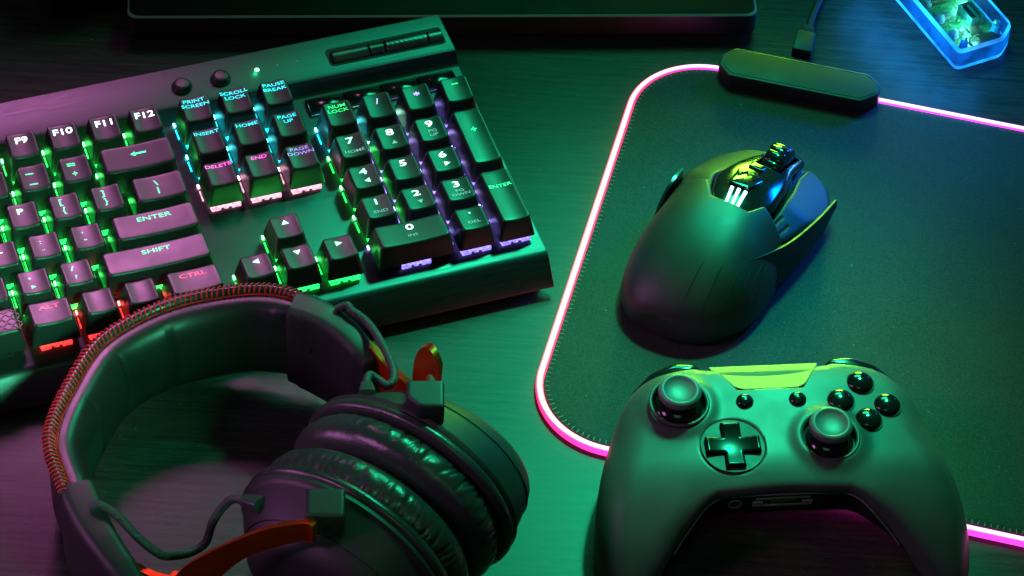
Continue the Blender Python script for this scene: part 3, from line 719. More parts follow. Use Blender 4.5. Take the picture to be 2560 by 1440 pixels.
# dust on the desk and on the mat
dv, rd_ = [], random.Random(11)
for i in range(420):
    x, y = rd_.uniform(-260, 260), rd_.uniform(-190, 230); lx = x*math.cos(-MA)-y*math.sin(-MA)-25.4; ly = x*math.sin(-MA)+y*math.cos(-MA)+85.6
    on = 4 < lx < MW-4 and 4 < ly < MH-4; zz_ = 3.72 if on else 0.05; r_ = rd_.uniform(0.06, 0.20)*(1.6 if rd_.random() < .08 else 1)
    dv.append(tf(box(2*r_, 2*r_*rd_.uniform(.4, 1.0), r_, (0, 0, r_/2)), np.array(Matrix.Translation((x, y, zz_)))@rz(rd_.uniform(0, 180))))
du = part('dust', *join(*dv), surface('pale dust', 0.35, 0.8), None, smooth=False); du['kind'] = 'stuff'; du['label'] = 'fine pale dust specks on desk and mat'; du['category'] = 'dust'
# ------------------------------------------------------------------ gaming mouse
MOM = Matrix.Translation((102.05*S, 25.7*S, 3.8*S)) @ Matrix.Rotation(math.radians(64-90), 4, 'Z')
MO = empty('gaming_mouse', 'black wireless gaming mouse with glossy centre spine and white light slits', 'mouse', M=MOM)
M_SOFT = surface('soft touch black coating', 0.022, 0.47, 0, 0.5, 0.15, 0.04, 3000, 0.10, 0.00003)
M_SOFTG = surface('dark grey satin coating', 0.014, 0.48, 0, 0.32, 0.15, 0.04, 3000, 0.10, 0.00003)
out_m = catmull([(-8, -66), (-22, -64), (-32, -55), (-37, -42), (-39, -25), (-38.5, -5), (-39.5, 15), (-40, 35), (-37, 50), (-28, 60), (-10, 62.5), (8, 62.5),
                 (20, 57), (27, 47), (29.5, 32), (28.5, 12), (26, -8), (26.5, -25), (24, -42), (15, -57), (4, -64)][::-1], 4, True)
yt_ = np.linspace(-66, 62, 140); XLm, XRm = [], []
for yv in yt_:
    xs_ = []
    for p, q in zip(out_m, np.roll(out_m, -1, axis=0)):
        if (p[1]-yv)*(q[1]-yv) <= 0 and p[1] != q[1]: xs_.append(p[0]+(q[0]-p[0])*(yv-p[1])/(q[1]-p[1]))
    XLm.append(min(xs_) if xs_ else -8); XRm.append(max(xs_) if xs_ else -8)
XLm, XRm = np.array(XLm), np.array(XRm)
def f_dome(x, y, z):
    l, r = np.interp(y, yt_, XLm), np.interp(y, yt_, XRm); hw_ = np.maximum((r-l)/2, 2.0); cx_ = (l+r)/2
    t = np.clip((-6-y)/61.5, 0, 1.0); hs = 34.0*np.maximum(1-t**2.0, 0.0009)**0.56; hs = np.where(y > -6, 34.0-0.0035*(y+6)**2, hs)
    X_ = np.abs(x-cx_)/hw_; Z_ = np.maximum(z-6, 0)/hs
    q = (X_**2.5+Z_**2.1+1e-6)**(1/2.3); f = (q-1)*np.minimum(hw_, 17.0)
    return smax(f, -64.9-y, 1.5)
def f_shell(x, y, z):
    d = sd_poly(shell_poly, x, y)
    f = f_dome(x, y, z)
    f = np.maximum(f, 2.6-z)
    f = smax(f, np.where(y > -16, d, -5.0), 0.9)
    return f
front_edge = [(25.6, -14), (22.5, -4.5), (9.5, 0.5), (5.0, -8.0), (-12.5, -8.0), (-19.5, 2.5), (-34, 2.5), (-38.2, -6)]
om_ = inset(out_m, -2.0)
_r = sorted([tuple(p) for p in om_ if p[1] < -12 and p[0] > -8], key=lambda p: math.atan2(p[1]+10, p[0]+8)); _l = sorted([tuple(p) for p in om_ if p[1] < -8 and p[0] <= -8], key=lambda p: -p[1])
shell_poly = np.array(_r+front_edge+_l)
V, F = sdf_mesh(f_shell, (-42, -69, 2), (31, 5, 42), 0.7)
shl = part('palm_shell', V, F, M_SOFT, MO)
for (gx0, y0_), (gx1, y1_) in (((0, -40), (-0.5, -60)), ((8, -36), (8.5, -60)), ((15, -33), (16, -57)), ((18.6, -29), (20.5, -52)), ((20.8, -23), (23, -46)), ((22.3, -20), (24.6, -40))):      # fine grip lines on the right flank
    ln_ = []
    for q_ in np.linspace(0, 1, 40):
        yv = y0_+(y1_-y0_)*q_; xv = gx0+(gx1-gx0)*q_; zz_ = np.linspace(3, 41, 400); fv = f_dome(np.full(400, xv), np.full(400, yv), zz_); ins = np.where(fv < 0)[0]
        if len(ins): ln_.append((xv, yv, zz_[ins[-1]]-0.02))
    if len(ln_) > 4:
        ln_ = np.array(ln_); part('grip_line', *tube(ln_, np.interp(np.linspace(0, 1, len(ln_)), [0, .2, .8, 1], [0.05, .28, .25, .05]), 6), M_SOFTG, shl)
# dark lower body under everything
inb = inset(out_m, 2.6)
def f_low(x, y, z):
    d = sd_poly(inb, x, y)
    top = np.where(y > -2, 26-0.24*np.maximum(y, 0)-0.008*(x+6)**2, 26-0.005*(x+6)**2)
    f = np.maximum(smax(d+np.clip(6-z, 0, 6)*0.5, z-top, 5.0), 0.6-z)
    return np.where(y < 0, np.maximum(f, f_dome(x, y, z)+1.2), f)
V, F = sdf_mesh(f_low, (-42, -69, 0), (31, 64, 30), 0.9)
part('lower_body', V, F, M_BLACK, MO)
# main buttons
def h_btn(x, y): return smin(31.4-0.05*y, 38.2-0.43*y, 1.5)-0.010*(x+5)**2
def button(name, poly, lo, hi):
    pl = np.array(poly)
    def f(x, y, z):
        d = sd_poly(pl, x, y); top = h_btn(x, y)
        f_ = smax(d, z-top, 2.2); f_ = smax(f_, top-6.0-z, 1.0)
        for gx, gy in ((-32, 6), (-27.5, 6), (-23, 6), (11.5, 6), (15.5, 4.5), (19.5, 2.5)):   # claw grooves next to the shell
            ln = np.abs((x-gx)-(y-gy)*0.12); f_ = np.maximum(f_, 0.65-np.hypot(np.hypot(ln, np.maximum(np.abs(y-gy)-3.6, 0)), (z-top)*0.8))
        return f_
    V, F = sdf_mesh(f, lo, hi, 0.7); return part(name, V, F, M_SOFTG, MO)
button('left_button', round_poly([(-36.5, 3.4), (-18.0, 3.4), (-22.5, 17), (-18, 30), (-11.5, 45), (-10, 60), (-22, 59.5), (-34, 48), (-38, 30)], 2.5, 4), (-41, -3, 4), (-4, 64, 42))
button('right_button', round_poly([(13, -2), (22, -5), (25, 6), (28.5, 26), (27.5, 42), (20, 55), (10, 60), (7.2, 58), (7.6, 45), (11.2, 30), (13, 14)], 2.5, 4), (2, -9, 4), (32, 64, 42))
# glossy spine
sp_poly = round_poly([(8.5, -9), (12.4, 8), (10.8, 24), (7.0, 40), (5.8, 60), (-8.6, 61), (-10.8, 44), (-17.5, 29), (-21.8, 16), (-16.4, -2), (-13, -9)], 2.5, 4)
def h_sp0(x, y): return 36.5-0.05*np.maximum(y, 0)-0.0050*np.maximum(y, 0)**2*0.9-0.017*(x+4+0.04*y)**2
def f_spine(x, y, z):
    d = sd_poly(sp_poly, x, y); top = h_sp0(x, y)
    f = smax(d+0.3, z-top, 2.6); f = smax(f, 12-z, 1)
    wx = np.abs(x+2.4)-6.0; wy = np.hypot((y-41.5)/1.0, (z-20))-14.0
    f = smax(f, -np.maximum(wx, wy), 0.8)
    return f
V, F = sdf_mesh(f_spine, (-22, -11, 10), (12, 63, 40), 0.7)
part('centre_spine', V, F, M_GLOSSB, MO)
def on_spine(poly, th, up=0.12, n=6, tilt=0.0):
    cy0 = float(np.mean([p[1] for p in poly])); h_sp = lambda x, y: h_sp0(x, y)+tilt*(cy0-y)
    """thin piece lying on the spine: polygon in plan, follows its surface"""
    P_ = round_poly(poly, 0.5, 2); B = [(x, y, float(h_sp(x, y))-0.8) for x, y in P_]; T_ = [(x, y, float(h_sp(x, y))+up+th) for x, y in P_]
    I_ = [(x, y, float(h_sp(x, y))+up+th+0.12) for x, y in inset(P_, 0.25)]
    c = P_.mean(0); C_ = [[(c[0]+(x-c[0])*k, c[1]+(y-c[1])*k, float(h_sp(c[0]+(x-c[0])*k, c[1]+(y-c[1])*k))+up+th+0.14) for x, y in P_] for k in (0.6, 0.25)]
    return loft([B, T_, I_]+C_)
M_SLIT = glow('white light slit', (0.45, 1.0, 0.90), 2.4)
for tx, bx_ in ((-9.0, -6.2), (-5.6, -3.4), (-2.2, -0.9)):
    part('light_slit', *on_spine([(bx_-0.75, -7.6), (bx_+0.75, -7.6), (tx+1.05, 5.6), (tx-0.75, 5.9)], 0.15), M_SLIT, MO, sharp=40)
M_LIME = surface('glossy lacquer plate', 0.02, 0.10, 0, 0.8, 0.1, 0.02, 300, 0)
pl_ = part('dpi_plate', *on_spine([(-11.4, 7.2), (-1.4, 6.4), (1.2, 17.2), (-3.2, 18.4), (-6.0, 14.4), (-8.4, 19.2), (-12.6, 19.8)], 0.9, tilt=0.10), M_LIME, MO, sharp=40)
for c_ in ((-9.9, 16.4), (-2.4, 15.4)):
    part('dpi_button', *on_spine([(c_[0]-2.7, c_[1]+3.0), (c_[0]+0.2, c_[1]-3.6), (c_[0]+3.0, c_[1]+2.6)], 1.3), M_GLOSSB, pl_, sharp=40)
part('mode_button', *on_spine([(-9.8, 25.0), (-2.6, 24.2), (-2.0, 29.2), (-9.4, 30.0)], 0.9), M_GLOSSB, MO, sharp=40)
# ribbed scroll wheel
n = 60; R_ = []
for x, r in ((-7.4, 10.2), (-7.0, 11.6), (-6.0, 12.4), (1.2, 12.4), (2.2, 11.6), (2.6, 10.2)):
    R_.append([(x, 41.5+(r-(0.7 if (j % 5) < 1 and r > 10 else 0))*math.cos(2*math.pi*j/n), 20.0+(r-(0.7 if (j % 5) < 1 and r > 10 else 0))*math.sin(2*math.pi*j/n)) for j in range(n)])
part('scroll_wheel', *loft(R_), M_GLOSSB, MO, sharp=40)
# sharp side fins
def fin(name, top, bot, th, m):
    T_ = catmull(top, 6); B_ = catmull(bot, 6); sg = 1 if top[0][0] > 0 else -1
    R_ = []
    for a, b in zip(T_, B_):
        R_.append([tuple(a), (a[0]-sg*th*.35, a[1], a[2]-0.2), (b[0]-sg*th, b[1], b[2]), tuple(b)])
    return part(name, *loft(R_), m, MO, sharp=25)
fin('side_fin', [(17.0, -27.5, 30.5), (22.0, -16, 28.0), (26.2, 0, 24.5), (28.6, 22, 20), (29.0, 43, 15.5)], [(25.0, -24, 13), (26.8, -14, 8), (28.6, 2, 6), (29.9, 24, 6.5), (28.8, 45, 9)], 3.0, M_BLACK)
fin('side_fin', [(-35.8, -19, 18), (-37.6, -10, 22.5), (-38.2, -1, 25.5), (-38.0, 7, 27), (-37.4, 13, 27)], [(-37.8, -19, 13), (-39.6, -9, 9), (-39.9, 0, 8), (-40.0, 8, 8), (-40.0, 14, 8)], 3.4, M_GLOSSB)
part('skate', *mv(box(22, 6, 0.7, (0, 0, 0), 2.5), (-5, 50, 0.37)), M_GREYP, MO, sharp=30); part('skate', *mv(box(30, 6, 0.7, (0, 0, 0), 2.5), (-6, -52, 0.37)), M_GREYP, MO, sharp=30)
# ------------------------------------------------------------------ game controller
yaw_, tl_ = math.radians(8.2), math.radians(5)
CTM = Matrix.Translation((112.22*S, -96.85*S, 42*S)) @ Matrix.Rotation(yaw_, 4, 'Z') @ Matrix.Rotation(tl_, 4, 'X')
CT = empty('game_controller', 'dark satin game controller with two thumb sticks in the lower right', 'game controller', M=CTM)
M_PAD = surface('satin controller plastic', 0.070, 0.42, 0, 0.5, 0.12, 0.04, 3200, 0.14, 0.00004)
half = [(0, 20.5), (24, 21.5), (29, 23.5), (38, 23.8), (48, 20), (57, 11.5), (65, -2), (71, -17), (75.5, -34), (78, -50), (78.3, -63), (76, -76), (70, -84), (63.5, -83.5), (58.5, -77)]
inner_half = [(44.5, -58.5), (33, -46.5), (27, -43.6), (0, -43.2)]
R_half = half[:-1]+[half[-1]]+inner_half
ct_out = np.array([(x, y) for x, y in R_half][::1]+[(-x, y) for x, y in R_half[::-1] if x > 0])
ct_out = np.vstack([catmull(np.array(half), 3)[:-1], np.array([half[-1]]), round_poly(np.array([half[-1]]+inner_half[:2]+[(27, -43.4), (0, -43.2)]), 3, 3)[6:-6]])
ct_out = np.array([p for p in ct_out if p[0] > 0.0])
ct_out = np.vstack([[(0, 20.5)], ct_out, [(0, -43.2)], [(-x, y) for x, y in ct_out[::-1]]])[::-1]
leg_line = np.array([(68, -86), (58.5, -77), (44.5, -58.5), (33, -46.8), (27, -43.4), (-27, -43.4), (-33, -46.8), (-44.5, -58.5), (-58.5, -77), (-68, -86)])
LS, RS, DPD = (-39.3, 0.3), (21.8, -20.2), (-19.5, -22.6)
def h_ct(x, y):
    h = -0.0011*x*x-0.0088*np.maximum(-26-y, 0)**2-0.009*np.maximum(y-6, 0)**2
    for cx_, cy_ in (LS, RS):
        r = np.hypot(x-cx_, y-cy_); h = h+1.5*np.exp(-((r-12.6)/3.6)**2)
    return h
def kk(x, y, dl):
    lo = 3.0+7.0*sstep(30, 46, np.abs(x))
    return lo+(16.0-lo-8.5*sstep(-14, 8, y))*sstep(4, 26, dl)
def f_pad(x, y, z):
    d = sd_poly(ct_out, x, y); dl = sd_line(leg_line, x, y)
    k = kk(x, y, dl)
    h_ = h_ct(x, y); f = smax(d-0.8*sstep(6, 20, dl)+np.clip(h_-19-z, 0, 30)*0.25, z-h_, k)
    return f
def f_padshell(x, y, z):
    f = f_pad(x, y, z); dl = sd_line(leg_line, x, y); h = h_ct(x, y)
    f = smax(f, (h-4.6-0.25*(kk(x, y, 0.0)-3.0))-z-np.clip(dl-4, 0, 50)*3.0, 0.6)
    zb = -27-7*sstep(-45, -70, y)
    f = smax(f, zb-z, 3.0)
    # openings: sticks, cross dish, slanted top recess
    for cx_, cy_ in (LS, RS):
        r = np.hypot(x-cx_, y-cy_); f = smax(f, -np.maximum(r-11.6, -9-z), 0.7)
    r = np.hypot(x-DPD[0], y-DPD[1]); f = smax(f, -np.maximum(r-13.6, -1.7-z), 0.25)
    slope = -0.1-(y-6.6)*0.36
    tr = np.maximum(np.abs(x-0.6)-13.8-(y-6.4)*0.60, 6.4-y)
    f = smax(f, -np.maximum(tr, slope-2.4-z), 0.4)
    return f
V, F = sdf_mesh(f_padshell, (-82, -88, -40), (82, 27, 4), 0.85)
part('front_shell', V, F, M_PAD, CT)
def f_padlow(x, y, z):
    f = f_pad(x, y, z)+0.7; d = sd_poly(ct_out, x, y)
    bot = -23.0-9*sstep(-30, -16, y)
    f = smax(f, z-h_ct(x, y)+2.5, 0.5)
    cen = 1-sstep(40, 56, np.abs(x)+np.clip(-50-y, 0, 40)*-0.5)
    bot = bot*cen+(1-cen)*(-30-12*sstep(-45, -65, y))
    f = smax(f, bot-z, 4.0)
    f = np.maximum(f, (0.6-42-y*math.sin(tl_))/math.cos(tl_)-z)
    return f
V, F = sdf_mesh(f_padlow, (-80, -87, -44), (80, 25, 0), 1.0)
part('lower_housing', V, F, M_BLACK, CT)
part('shell_highlight', *tube(np.array([(x, y+0.25, float(h_ct(x, y))-4.9-0.25*(float(kk(np.array(x), np.array(y), 0.0))-3.0)) for x, y in resample(round_poly(np.vstack([leg_line[1:-1]]), 5, 5)[6:-6], 120)]), 0.45, 6), surface('shell edge highlight', 0.22, 0.4), CT)  # pale line painted as the highlight along the shell edge
# slanted glossy top plate with the guide disc
tp = round_poly([(-13.2, 6.6), (14.4, 6.6), (24.4, 23.4), (-23.2, 23.4)], [4, 4, 1.0, 1.0], 5)
tpz = lambda y: -0.1-(y-6.6)*0.36
M_PLATE = surface('satin top plate', 0.07, 0.33, 0, 0.6, 0.02, 0.01, 3000, 0.04, 0.00003)
part('top_plate', *loft([[(x, y, tpz(y)-2.3) for x, y in tp], [(x, y, tpz(y)-0.15) for x, y in inset(tp, -0.25)], [(x, y, tpz(y)) for x, y in inset(tp, 0.05)]]), M_PLATE, CT, smooth=False)
def bumper(sg):
    pb = round_poly([(sg*25, 20.5), (sg*29.5, 24.6), (sg*38.5, 25.2), (sg*49, 21.4), (sg*58, 12.5), (sg*54, 8), (sg*40, 16)], 2, 4)
    if sg < 0: pb = pb[::-1]
    pb = pb[::-1] if sum((pb[i][0]*pb[i-1][1]-pb[i-1][0]*pb[i][1]) for i in range(len(pb))) > 0 else pb
    def f(x, y, z):
        return smax(smax(sd_poly(pb, x, y), z+3.4+0.006*(np.abs(x)-34)**2, 3.5), -13-z, 2)
    V, F = sdf_mesh(f, (min(p[0] for p in pb)-1, 6, -15), (max(p[0] for p in pb)+1, 29, 0), 0.7)
    part('bumper', V, F, M_GLOSSB, CT)
    V, F = sdf_mesh(lambda x, y, z: np.sqrt(((x-sg*44)/13)**2+((y-15)/10.5)**2+((z+22)/12)**2)*12-12, (sg*44-16, 2, -36), (sg*44+16, 30, -8), 1.2)
    part('trigger', V, F, M_BLACK, CT)
bumper(-1); bumper(1)
# thumb sticks
for cx_, cy_ in (LS, RS):
    z0 = float(h_ct(np.array(cx_+13.2), np.array(cy_)))
    stk = part('thumb_stick', *mv(lathe([(4.2, -2), (4.1, 2.2), (5.0, 3.4), (7.9, 4.6), (9.0, 6.0), (9.15, 7.3), (8.6, 8.7), (7.5, 9.4), (6.8, 9.3), (6.4, 8.8), (4.8, 8.1), (2.5, 7.75), (0.2, 7.7)], 56), (cx_-0.3, cy_+0.6, 0)), surface('rubber stick cap', 0.14, 0.38, 0, 0.5, 0.15, 0.05, 2500, 0.08, 0.00003), CT, sharp=60)
    part('stick_dome', *mv(lathe([(11.4, -6.5), (11.0, -3.6), (9.6, -1.2), (7.2, 0.6), (4.4, 1.6), (0.2, 1.9)], 48), (cx_, cy_, 0)), M_GLOSSB, CT, sharp=60)
    part('stick_ring', *tube(np.array([(cx_+12.15*math.cos(t), cy_+12.15*math.sin(t), z0-0.05) for t in np.linspace(0, 2*math.pi, 73)]), 0.85, 10, None, False), M_PAD, CT, sharp=60)
# cross pad in its dish
part('cross_dish', *mv(lathe([(13.5, -0.6), (13.3, -0.5), (12.4, -1.0), (8, -1.9), (0.3, -2.1)], 56), (*DPD, 0.15)), surface('satin dish', 0.03, 0.48, 0.0, 0.4), CT, sharp=60)
def f_cross(x, y, z):
    a = np.maximum(np.abs(x)-11.6, np.abs(y)-4.2); b = np.maximum(np.abs(x)-4.2, np.abs(y)-11.2)
    d = smin(a, b, 0.6); r2 = x*x+y*y
    f = smax(d, z-(0.7+0.0090*r2), 1.5); return smax(f, -2.5-z, 0.3)
V, F = sdf_mesh(f_cross, (-14, -14, -3), (14, 14, 4), 0.45)
part('cross_pad', V, F, surface('gloss cross plastic', 0.008, 0.20, 0, 0.12, 0.1, 0.03, 400, 0.0), CT, loc=(*DPD, 0.0))
# face buttons and menu buttons
for bx_, by_ in ((39.7, 8.4), (29.6, -1.2), (49.6, -3.2), (40.0, -11.2)):
    zb_ = float(h_ct(np.array(bx_), np.array(by_)))
    part('face_button', *mv(lathe([(5.75, -1.5), (5.75, 0.3), (5.4, 1.3), (4.4, 2.1), (2.8, 2.7), (1.2, 2.95), (0.1, 3.0)], 40), (bx_, by_, zb_)), M_GLOSSB, CT, sharp=60)
    part('button_well', *tube(np.array([(bx_+6.05*math.cos(t), by_+6.05*math.sin(t), zb_+0.02) for t in np.linspace(0, 2*math.pi, 49)]), 0.3, 6, None, False), M_PAD, CT)
for bx_ in (-11.3, 11.3):
    part('menu_button', *mv(lathe([(3.7, -1), (3.7, 0.5), (3.3, 1.2), (2.2, 1.75), (0.1, 1.9)], 36), (bx_, 0, -0.15)), M_GLOSSB, CT, sharp=60)
# expansion socket and headset jack on the near wall
FW = -42.9
part('port_frame', *join(box(23, 1.2, 0.8, (0, FW, -10.2)), box(4.4, 1.4, 2.6, (-10.4, FW-0.1, -13.6), 0.4), box(4.4, 1.4, 2.6, (10.4, FW-0.1, -13.6), 0.4), box(21, 1.2, 0.7, (0, FW, -15.0))), surface('grey port plastic', 0.30, 0.4), CT, sharp=30)
part('port_contacts', *box(11.0, 1.0, 0.9, (0, FW-0.2, -11.8), 0.2), surface('gold contacts', (0.55, 0.36, 0.06), 0.35, 0.9), CT, sharp=30)
part('headset_jack', *tf(lathe([(3.0, 0), (3.0, 0.7), (2.5, 0.9), (2.0, 0.7), (1.8, -1)], 28), np.array(Matrix.Translation((-20, FW+0.2, -13.2)))@np.array(Matrix.Rotation(math.radians(90), 4, 'X'))), surface('grey jack ring', 0.22, 0.4), CT, sharp=40)
# ------------------------------------------------------------------ headphones
HO = np.array([-48.68, -178.74]); HN = np.array([0.5, 0.8660254]); HU = np.array([-0.8660254, 0.5])
def hw(a, u, z): q = HO+HN*a+HU*u; return np.array([q[0], q[1], z])
HP = empty('headphones', 'black over ear headphones with padded headband and orange metal yokes', 'headphones', loc=(HO[0], HO[1], 0))
BASE = np.array([HO[0], HO[1], 0])
def L3(P_): return np.asarray(P_, float)-BASE
def leather(name, base, rough, scale=900, st=0.35):
    m, nt, b = nt_new(name)
    n1 = noise_node(nt, 30, (1, 1, 1), 4, 0.6); vo = add(nt, 'ShaderNodeTexVoronoi'); vo.inputs['Scale'].default_value = scale
    tc = add(nt, 'ShaderNodeTexCoord'); nt.links.new(tc.outputs['Object'], vo.inputs['Vector'])
    nt.links.new(ramp(nt, n1.outputs['Fac'], 0.3, tuple(x*.7 for x in g3(base)), 0.7, tuple(x*1.3 for x in g3(base))), b.inputs['Base Color'])
    nt.links.new(frange(nt, n1.outputs['Fac'], rough-.06, rough+.08), b.inputs['Roughness'])
    bump(nt, b, vo.outputs['Distance'], st, 0.00012); return m
M_LEA = leather('black synthetic leather', 0.030, 0.27)
M_BAND = leather('soft headband leather', 0.019, 0.36, 1400, 0.2)
M_CUP = surface('matte black cup plastic', 0.022, 0.48, 0, 0.45, 0.15, 0.05, 2600, 0.15, 0.00004)
M_ORA = surface('orange anodised aluminium', (1.0, 0.085, 0.012), 0.38, 0.9, 0.5, 0.08, 0.05, 1500, 0.15, 0.00003, 60, (1, 1, 1))
M_THR = surface('orange thread', (0.85, 0.022, 0.025), 0.55, 0, 0.4, 0.25, 0.05, 3000, 0.3, 0.0001)

# headband path along the outer top edge (left end, over the crown, to the right end): a, u, z
bp_auz = [(-67.5, 104.5, 55), (-51, 126, 52), (-37.5, 136, 50), (-17, 144.5, 47.5), (10, 151, 46.5), (31.5, 147, 47), (51, 136.4, 48.5), (68.5, 117.5, 51.5), (76, 103, 53.5), (78.0, 89.5, 55)]
PB = resample(catmull(np.array([hw(*p) for p in bp_auz]), 14), 150)
Tn = frames(PB*np.array([1, 1, 0])); Nin = np.stack([Tn[:, 1], -Tn[:, 0], 0*Tn[:, 0]], 1)      # inward
if ((hw(5, 60, 0)-PB[75])@Nin[75]) < 0: Nin = -Nin
UPV = np.array([0, 0, 1.0])
sec = np.array([(0.4, -3.0), (0.0, -8), (0, -30), (0.4, -39), (3.0, -42.2), (7, -42.8), (11.5, -41), (15.2, -36), (16.6, -28), (16.4, -18), (15.0, -9.5), (12.6, -4.2), (9.0, -1.4), (5.0, -1.0), (2.0, -1.6)])
sec = catmull(sec, 3, True)
R_ = []
folds = (0.33, 0.50, 0.66)
for i in range(len(PB)):
    t = i/(len(PB)-1); e = min(1, min(t, 1-t)/0.05)**0.5; ring = []
    for a, b in sec:
        k = 0.72+0.28*e
        dsp = 0
        for f0 in folds: dsp -= 1.5*math.exp(-((t-f0)/0.007)**2)*max(0, (a-9)/7)
        ring.append(PB[i]+Nin[i]*((a+dsp)*k)+UPV*b)
    R_.append(ring)
band_ = part('headband', *loft([L3(r) for r in R_]), M_BAND, HP, sharp=70)
part('piping', *tube(L3(PB+Nin*0.9+UPV*(-0.9)), 2.7, 14), M_LEA, HP)
# thread wound over the piping: every loop is a piece of its own
loop = np.array([(0.55*math.sin(2.2*(q-0.5)), 2.95*math.cos(math.pi*(0.85*q+0.05)), 2.95*math.sin(math.pi*(0.85*q+0.05))) for q in np.linspace(0, 1, 12)])
STME = mesh('stitch', *tube(loop, [0.15]+[0.40]*10+[0.15], 6)); STME.materials.append(M_THR)
NS = 82
ps = resample(PB+Nin*0.9+UPV*(-0.9), NS*2+1); tn = frames(ps)
for i in range(NS):
    p, t = ps[2*i+1], tn[2*i+1]; nn = np.array([t[1], -t[0], 0]); nn /= np.linalg.norm(nn)
    if nn@Nin[min(149, int(i*150/NS))] > 0: nn = -nn          # outward
    u3 = np.cross(t, nn); u3 = u3 if u3[2] > 0 else -u3
    Mx = Matrix(((t[0], nn[0], u3[0], (p-BASE)[0]*S), (t[1], nn[1], u3[1], (p-BASE)[1]*S), (t[2], nn[2], u3[2], (p-BASE)[2]*S), (0, 0, 0, 1)))
    link('stitch', STME, None, HP, M=Mx @ Matrix.Rotation(random.uniform(-.12, .12)-0.42, 4, 'Z'))
# lock stitch along the seam beside the piping
zz = []
pz = resample(PB+Nin*3.9+UPV*(-0.75), NS*4+1)
for i in range(NS*4):
    a, b = pz[i], pz[i+1]; d = (b-a); zz.append(tube(L3(np.array([a-d*.1+UPV*.0, (a+b)/2+UPV*.35+Nin[min(149, i*150//(NS*4))]*(0.5 if i % 2 else -0.5), b+d*.1])), [0.15, 0.5, 0.15], 5))
sm = part('seam_thread', *join(*zz), M_THR, HP); sm['kind'] = 'stuff'

# end caps of the headband
def cap(path, ztop, zbot, thick, name='end_cap'):
    Pp = catmull(np.array([hw(a, u, 0) for a, u in path]), 8); n = len(Pp)
    zt = np.interp(np.linspace(0, 1, n), np.linspace(0, 1, len(ztop)), ztop); zb = np.interp(np.linspace(0, 1, n), np.linspace(0, 1, len(zbot)), zbot)
    th = np.interp(np.linspace(0, 1, n), np.linspace(0, 1, len(thick)), thick)
    T_ = frames(Pp); Ni = np.stack([T_[:, 1], -T_[:, 0], 0*T_[:, 0]], 1)
    if ((hw(5, 60, 0)-Pp[n//2])@Ni[n//2]) < 0: Ni = -Ni
    R_ = []
    for i in range(n):
        e = 1.0 if 0 < i < n-1 else 0.86
        hh, tt = (zt[i]-zb[i])/2*e, th[i]/2*e
        R_.append([Pp[i]+Ni[i]*(x+th[i]/2-1.5)+UPV*((zt[i]+zb[i])/2+y) for x, y in rrect(tt, hh, min(4.0, tt*.8), 4)])
    s0 = [r for r in R_[:1]]
    return part(name, *loft([L3(r) for r in R_]), M_CUP, HP, sharp=60), Pp, Ni
capR, PR, NR = cap([(76.6, 94), (78.6, 86), (78.8, 76), (76.8, 64), (72.6, 52), (69, 45)], [57.2, 57.6, 57.6, 56.5, 54, 51], [12, 10, 8.5, 8, 10, 15], [15, 15.5, 14.5, 13, 11.5, 9])
capL, PL_, NL = cap([(-64.5, 108), (-70, 101), (-76, 91), (-81.5, 79), (-86, 66), (-89.5, 52)], [57.2, 57.6, 57.6, 57, 55, 51], [12, 10, 8.5, 8, 10, 14], [15, 15.5, 14.5, 13.5, 12.5, 10])
def screw(pos, nrm, par):
    q = Vector(nrm).to_track_quat('Z', 'Y').to_matrix().to_4x4(); q.translation = Vector(L3(pos)*S)
    part('screw', *join(lathe([(2.6, -0.5), (2.6, 0.35), (2.1, 0.6), (1.6, 0.3), (0.2, 0.2)], 24), box(2.6, 0.5, 0.3, (0, 0, 0.3)), box(0.5, 2.6, 0.3, (0, 0, 0.3))), M_GLOSSB, par, M=q, sharp=40)
i_ = len(PR)//3; screw(PR[i_]+NR[i_]*12.8+UPV*39, NR[i_], capR)

